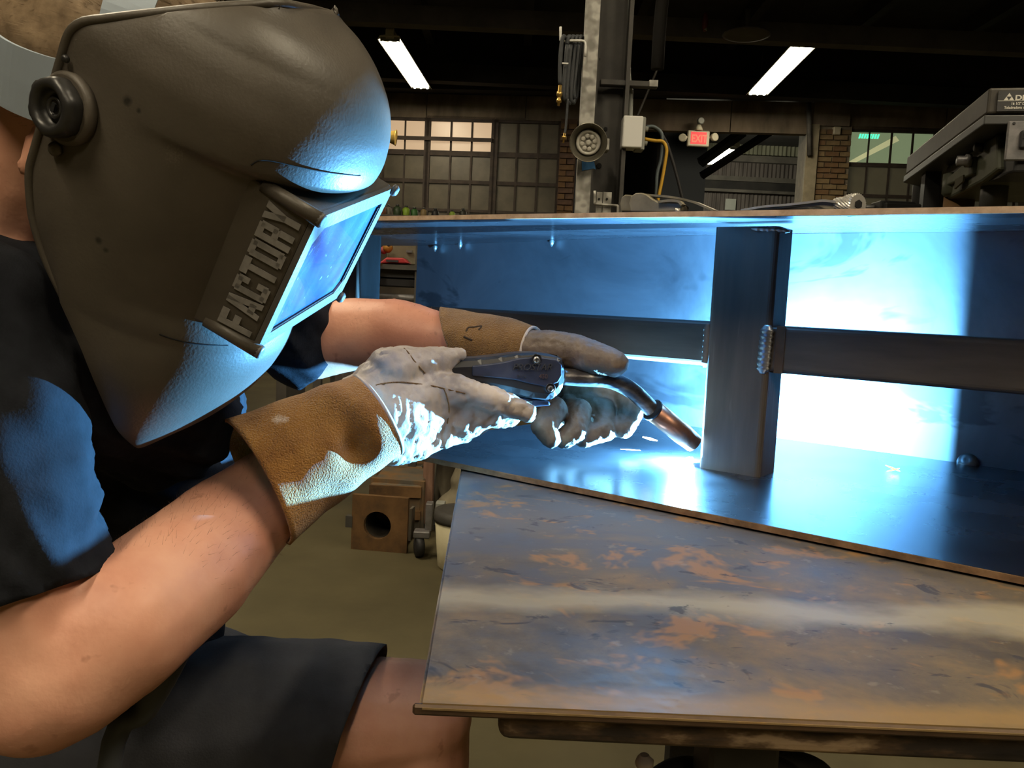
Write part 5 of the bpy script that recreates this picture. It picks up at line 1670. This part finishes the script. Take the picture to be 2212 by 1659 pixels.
# bezel: four bars so the lens sits recessed
bz = .0045
for nm_, (l0, l1, u0, u1) in {'bezel_bar': (-bw, bw, ih1, bh_), 'bezel_bar.': (-bw, bw, -bh_, ih0), 'bezel_bar..': (-bw, iw0, ih0, ih1), 'bezel_bar...': (iw1, bw, ih0, ih1)}.items():
    box('bezel_bar', (bz / 2 - .001, (l0 + l1) / 2, (u0 + u1) / 2), (bz, l1 - l0, u1 - u0), 'lens_frame', helm, HM)
for (l_, u_) in ((iw0, ih1), (iw1, ih0)):
    sl, su = (1 if l_ < 0 else -1), (-1 if u_ > 0 else 1)
    prism('bezel_corner', [h(.0033, l_, u_), h(.0033, l_ + sl * .012, u_), h(.0033, l_, u_ + su * .012)], HF * -.003, 'lens_frame', helm)
box('lens', (.0006, 0, -.001), (.0012, iw1 - iw0 + .004, ih1 - ih0 + .004), 'lens_glass', helm, HM)
boxes('lens_gasket', [((.0016, iw1 - .0016, 0), (.0022, .0022, ih1 - ih0 - .012)), ((.0016, 0, ih0 + .0008), (.0020, iw1 - iw0 - .006, .0014))], 'dark_hole', helm, HM)
# round ridges on the near edges of the box
for u_ in (.0575, -.0585):
    tube('box_ridge', [h(-.040, -.0795, u_), h(.005, -.0775, u_)], [.0052, .0056], 'helmet_shell', helm, seg=14, k=2)
    lathe('ridge_end', [(.0050, 0), (.0052, .003), (.0035, .005)], h(.003, .0775, u_ * .98), HF, 'lens_frame', helm, seg=12)
    lathe('ridge_end', [(.0056, 0), (.0056, .0022), (.004, .0035)], h(.0045, -.0775, u_), HF, 'lens_frame', helm, seg=12)
# wording on the side of the lens box
mat('letter_grey', [(.35, (.20, .195, .185)), (.6, (.29, .28, .265))], scale=90, rough=.5)
tside = (h(-.001, -bw, 0) - h(-.062, -.086, 0)).normalized()
tn = HU.cross(-tside)
TMx = frame(h(-.0050, -.0785, -.0515) + tn * .0006, HU, -tside, tn)
def rc(x0, y0, x1, y1): return [(x0, y0), (x1, y0), (x1, y1), (x0, y1)]
GLY = {'F': [rc(0, 0, .22, 1), rc(.2, .79, .6, 1), rc(.2, .41, .52, .61)],
       'A': [[(0, 0), (.2, 0), (.40, 1), (.17, 1)], [(.43, 0), (.64, 0), (.47, 1), (.24, 1)], rc(.13, .17, .5, .36)],
       'C': [rc(0, .07, .22, .93), rc(.06, 0, .54, .2), rc(.06, .8, .54, 1), rc(.38, .07, .6, .38), rc(.38, .62, .6, .93)],
       'T': [rc(0, .79, .6, 1), rc(.19, 0, .41, .8)],
       'O': [rc(0, .07, .22, .93), rc(.38, .07, .6, .93), rc(.06, 0, .54, .18), rc(.06, .82, .54, 1)],
       'R': [rc(0, 0, .22, 1), rc(.2, .82, .54, 1), rc(.2, .40, .54, .58), rc(.38, .46, .6, .93), rc(.36, 0, .58, .42)],
       'Y': [[(0, 1), (.22, 1), (.41, .42), (.19, .42)], [(.38, 1), (.6, 1), (.41, .42), (.19, .42)], rc(.19, 0, .41, .45)]}
for k, c_ in enumerate('FACTORY'):
    bm = bmesh.new()
    for q_ in GLY[c_]:
        lo_ = [bm.verts.new(TMx @ V((k * .0150 + x * .0220, y * .0265, 0))) for x, y in q_]
        hi_ = [bm.verts.new(TMx @ V((k * .0150 + x * .0220, y * .0265, .0004))) for x, y in q_]
        bm.faces.new(hi_)
        for a in range(4):
            bm.faces.new((lo_[a], lo_[(a + 1) % 4], hi_[(a + 1) % 4], hi_[a]))
    from_bm('letter', bm, 'letter_grey', helm)
# knob at the pivot
kp, kd = h(-.163, -.117, .045), -(HL * 1.0 + HF * .25).normalized()
mat('knob_black', [(.3, (.018, .018, .018)), (.7, (.035, .034, .032))], scale=30, rough=.38)
lathe('knob_washer', [(.0235, -.002), (.0235, .003), (.021, .005)], kp, kd, 'helmet_shell', helm, seg=32)
ang = []
seg = 48
a_ = HU
x_ = (a_ - kd * a_.dot(kd)).normalized()
y_ = kd.cross(x_)
prof = [(r_ * .66, z_ * .7) for r_, z_ in [(.024, .002), (.028, .006), (.0285, .017), (.027, .022), (.023, .024), (.019, .023), (.017, .018), (.0165, .012), (.011, .012), (.0105, .016), (.0085, .017), (.007, .015), (.006, .013), (.002, .013)]]
kr = []
for r, z_ in prof:
    kr.append([kp + kd * z_ + (x_ * math.cos(2 * math.pi * j / seg) + y_ * math.sin(2 * math.pi * j / seg)) * r * (1 + (.045 if .003 < z_ < .0165 and r > .0165 and (j % 8) < 3 else 0)) for j in range(seg)])
loft('pivot_knob', kr, 'knob_black', helm)
box('knob_slot', (0, 0, 0), (.003, .006, .0015), 'dark_hole', helm, frame(kp + kd * .0115, y_, x_, -kd))
p = hsurf(120, 322, -.1185)
lathe('stop_pin', [(.005, 0), (.0045, .002), (.002, .003)], p, -HL, 'helmet_shell', helm, seg=14)
p = hsurf(143, 127, -.1165)
lathe('stop_pin', [(.0028, 0), (.0024, .002), (.001, .003)], p, -HL, 'knob_black', helm, seg=10)
p = h(.0, .055, -.064)
lathe('lens_screw', [(.004, 0), (.005, .004), (.003, .008)], h(-.004, .079, -.056), (HL * .5 - HU), 'knob_black', helm, seg=10)
# headgear bands
one('band_grey', (.36, .43, .50), rough=.45)
def band(name, pts, wid, m, k=8, up=None):
    path = smooth_path(pts, k)
    rings = []
    for i, p in enumerate(path):
        a = path[max(i - 1, 0)]
        b = path[min(i + 1, len(path) - 1)]
        t_ = (b - a).normalized()
        out = (p - h(-.2, 0, .04))
        out -= t_ * out.dot(t_)
        out.normalize()
        s_ = t_.cross(out)
        w2 = wid / 2
        rings.append([p + s_ * w2 - out * .0012, p + s_ * w2 + out * .0012, p + out * .0016, p - s_ * w2 + out * .0012, p - s_ * w2 - out * .0012])
    return loft(name, rings, m, helm, smooth=False)
band('headband', [h(-.135, -.092, .064), h(-.165, -.093, .050), h(-.200, -.093, .036), h(-.240, -.091, .030), h(-.285, -.070, .034), h(-.318, -.02, .04), h(-.318, .02, .04), h(-.285, .07, .034), h(-.22, .091, .036), h(-.165, .093, .05)], .046, 'band_grey')
band('crown_strap', [h(-.160, -.088, .08), h(-.172, -.076, .115), h(-.185, -.045, .138), h(-.19, 0, .145), h(-.185, .045, .138), h(-.172, .076, .115)], .030, 'band_grey')
lathe('strap_pin', [(.003, 0), (.0028, .004)], h(-.172, -.060, .132), -HL * .4 + HU, 'knob_black', helm, seg=8)
tube('pivot_axle', [h(-.163, -.090, .045), h(-.163, -.118, .045)], .006, 'knob_black', helm, seg=10, k=1)
tube('pivot_axle', [h(-.163, .090, .045), h(-.163, .118, .045)], .006, 'knob_black', helm, seg=10, k=1)

# ------------------------------------------------------------------ the arc
AP = wp(-.018, .014, .004)
arc = thing('welding_arc', 'blinding white-blue welding arc at the foot of the square post', 'arc', AP)
bm = bmesh.new()
bmesh.ops.create_icosphere(bm, subdivisions=3, radius=.006)
for v in bm.verts:
    v.co = AP + V((v.co.x, v.co.y, v.co.z * .8)) * (1 + .25 * noise.noise(v.co * 300))
one('arc_glow', (1, 1, 1), emit=(.75, .9, 1.0), estr=60)
from_bm('arc_core', bm, 'arc_glow', arc, True)
li = bpy.data.lights.new('arc_light', 'POINT')
li.energy = ARC_W
li.color = ARC_COL
li.shadow_soft_size = .0022
lo = bpy.data.objects.new('arc_light', li)
COL.objects.link(lo)
lo.location = wp(-.0255, .013, .0042)
lo.parent = arc
lo.matrix_parent_inverse = Matrix.Translation(-arc.location)
# sparks
one('spark_white', (1, 1, 1), emit=(.8, .95, 1.0), estr=12)
one('spark_orange', (1, .5, .2), emit=(1.0, .36, .12), estr=4)
def spark(a, b, r, m, lab):
    tag(tube('spark', [a, a.lerp(b, .5), b], [r * .4, r, r * .4], m, None, seg=6, k=2), lab, 'spark', 'flying sparks')
spark(at(1388, 944, .95), at(1420, 952, .95), .0016, 'spark_white', 'white spark streak flying left of the copper nozzle')
spark(onz(1340, 970, .925), onz(1384, 973, .925), .0007, 'spark_white', 'thin white spark streak low over the bottom plate by the hand')
spark(onz(1913, 1005, .92), onz(1944, 1018, .92), .0011, 'spark_orange', 'longer orange spark of the crossed pair on the bottom plate')
spark(onz(1916, 1018, .92), onz(1943, 1012, .92), .0009, 'spark_orange', 'shorter orange spark of the crossed pair on the bottom plate')
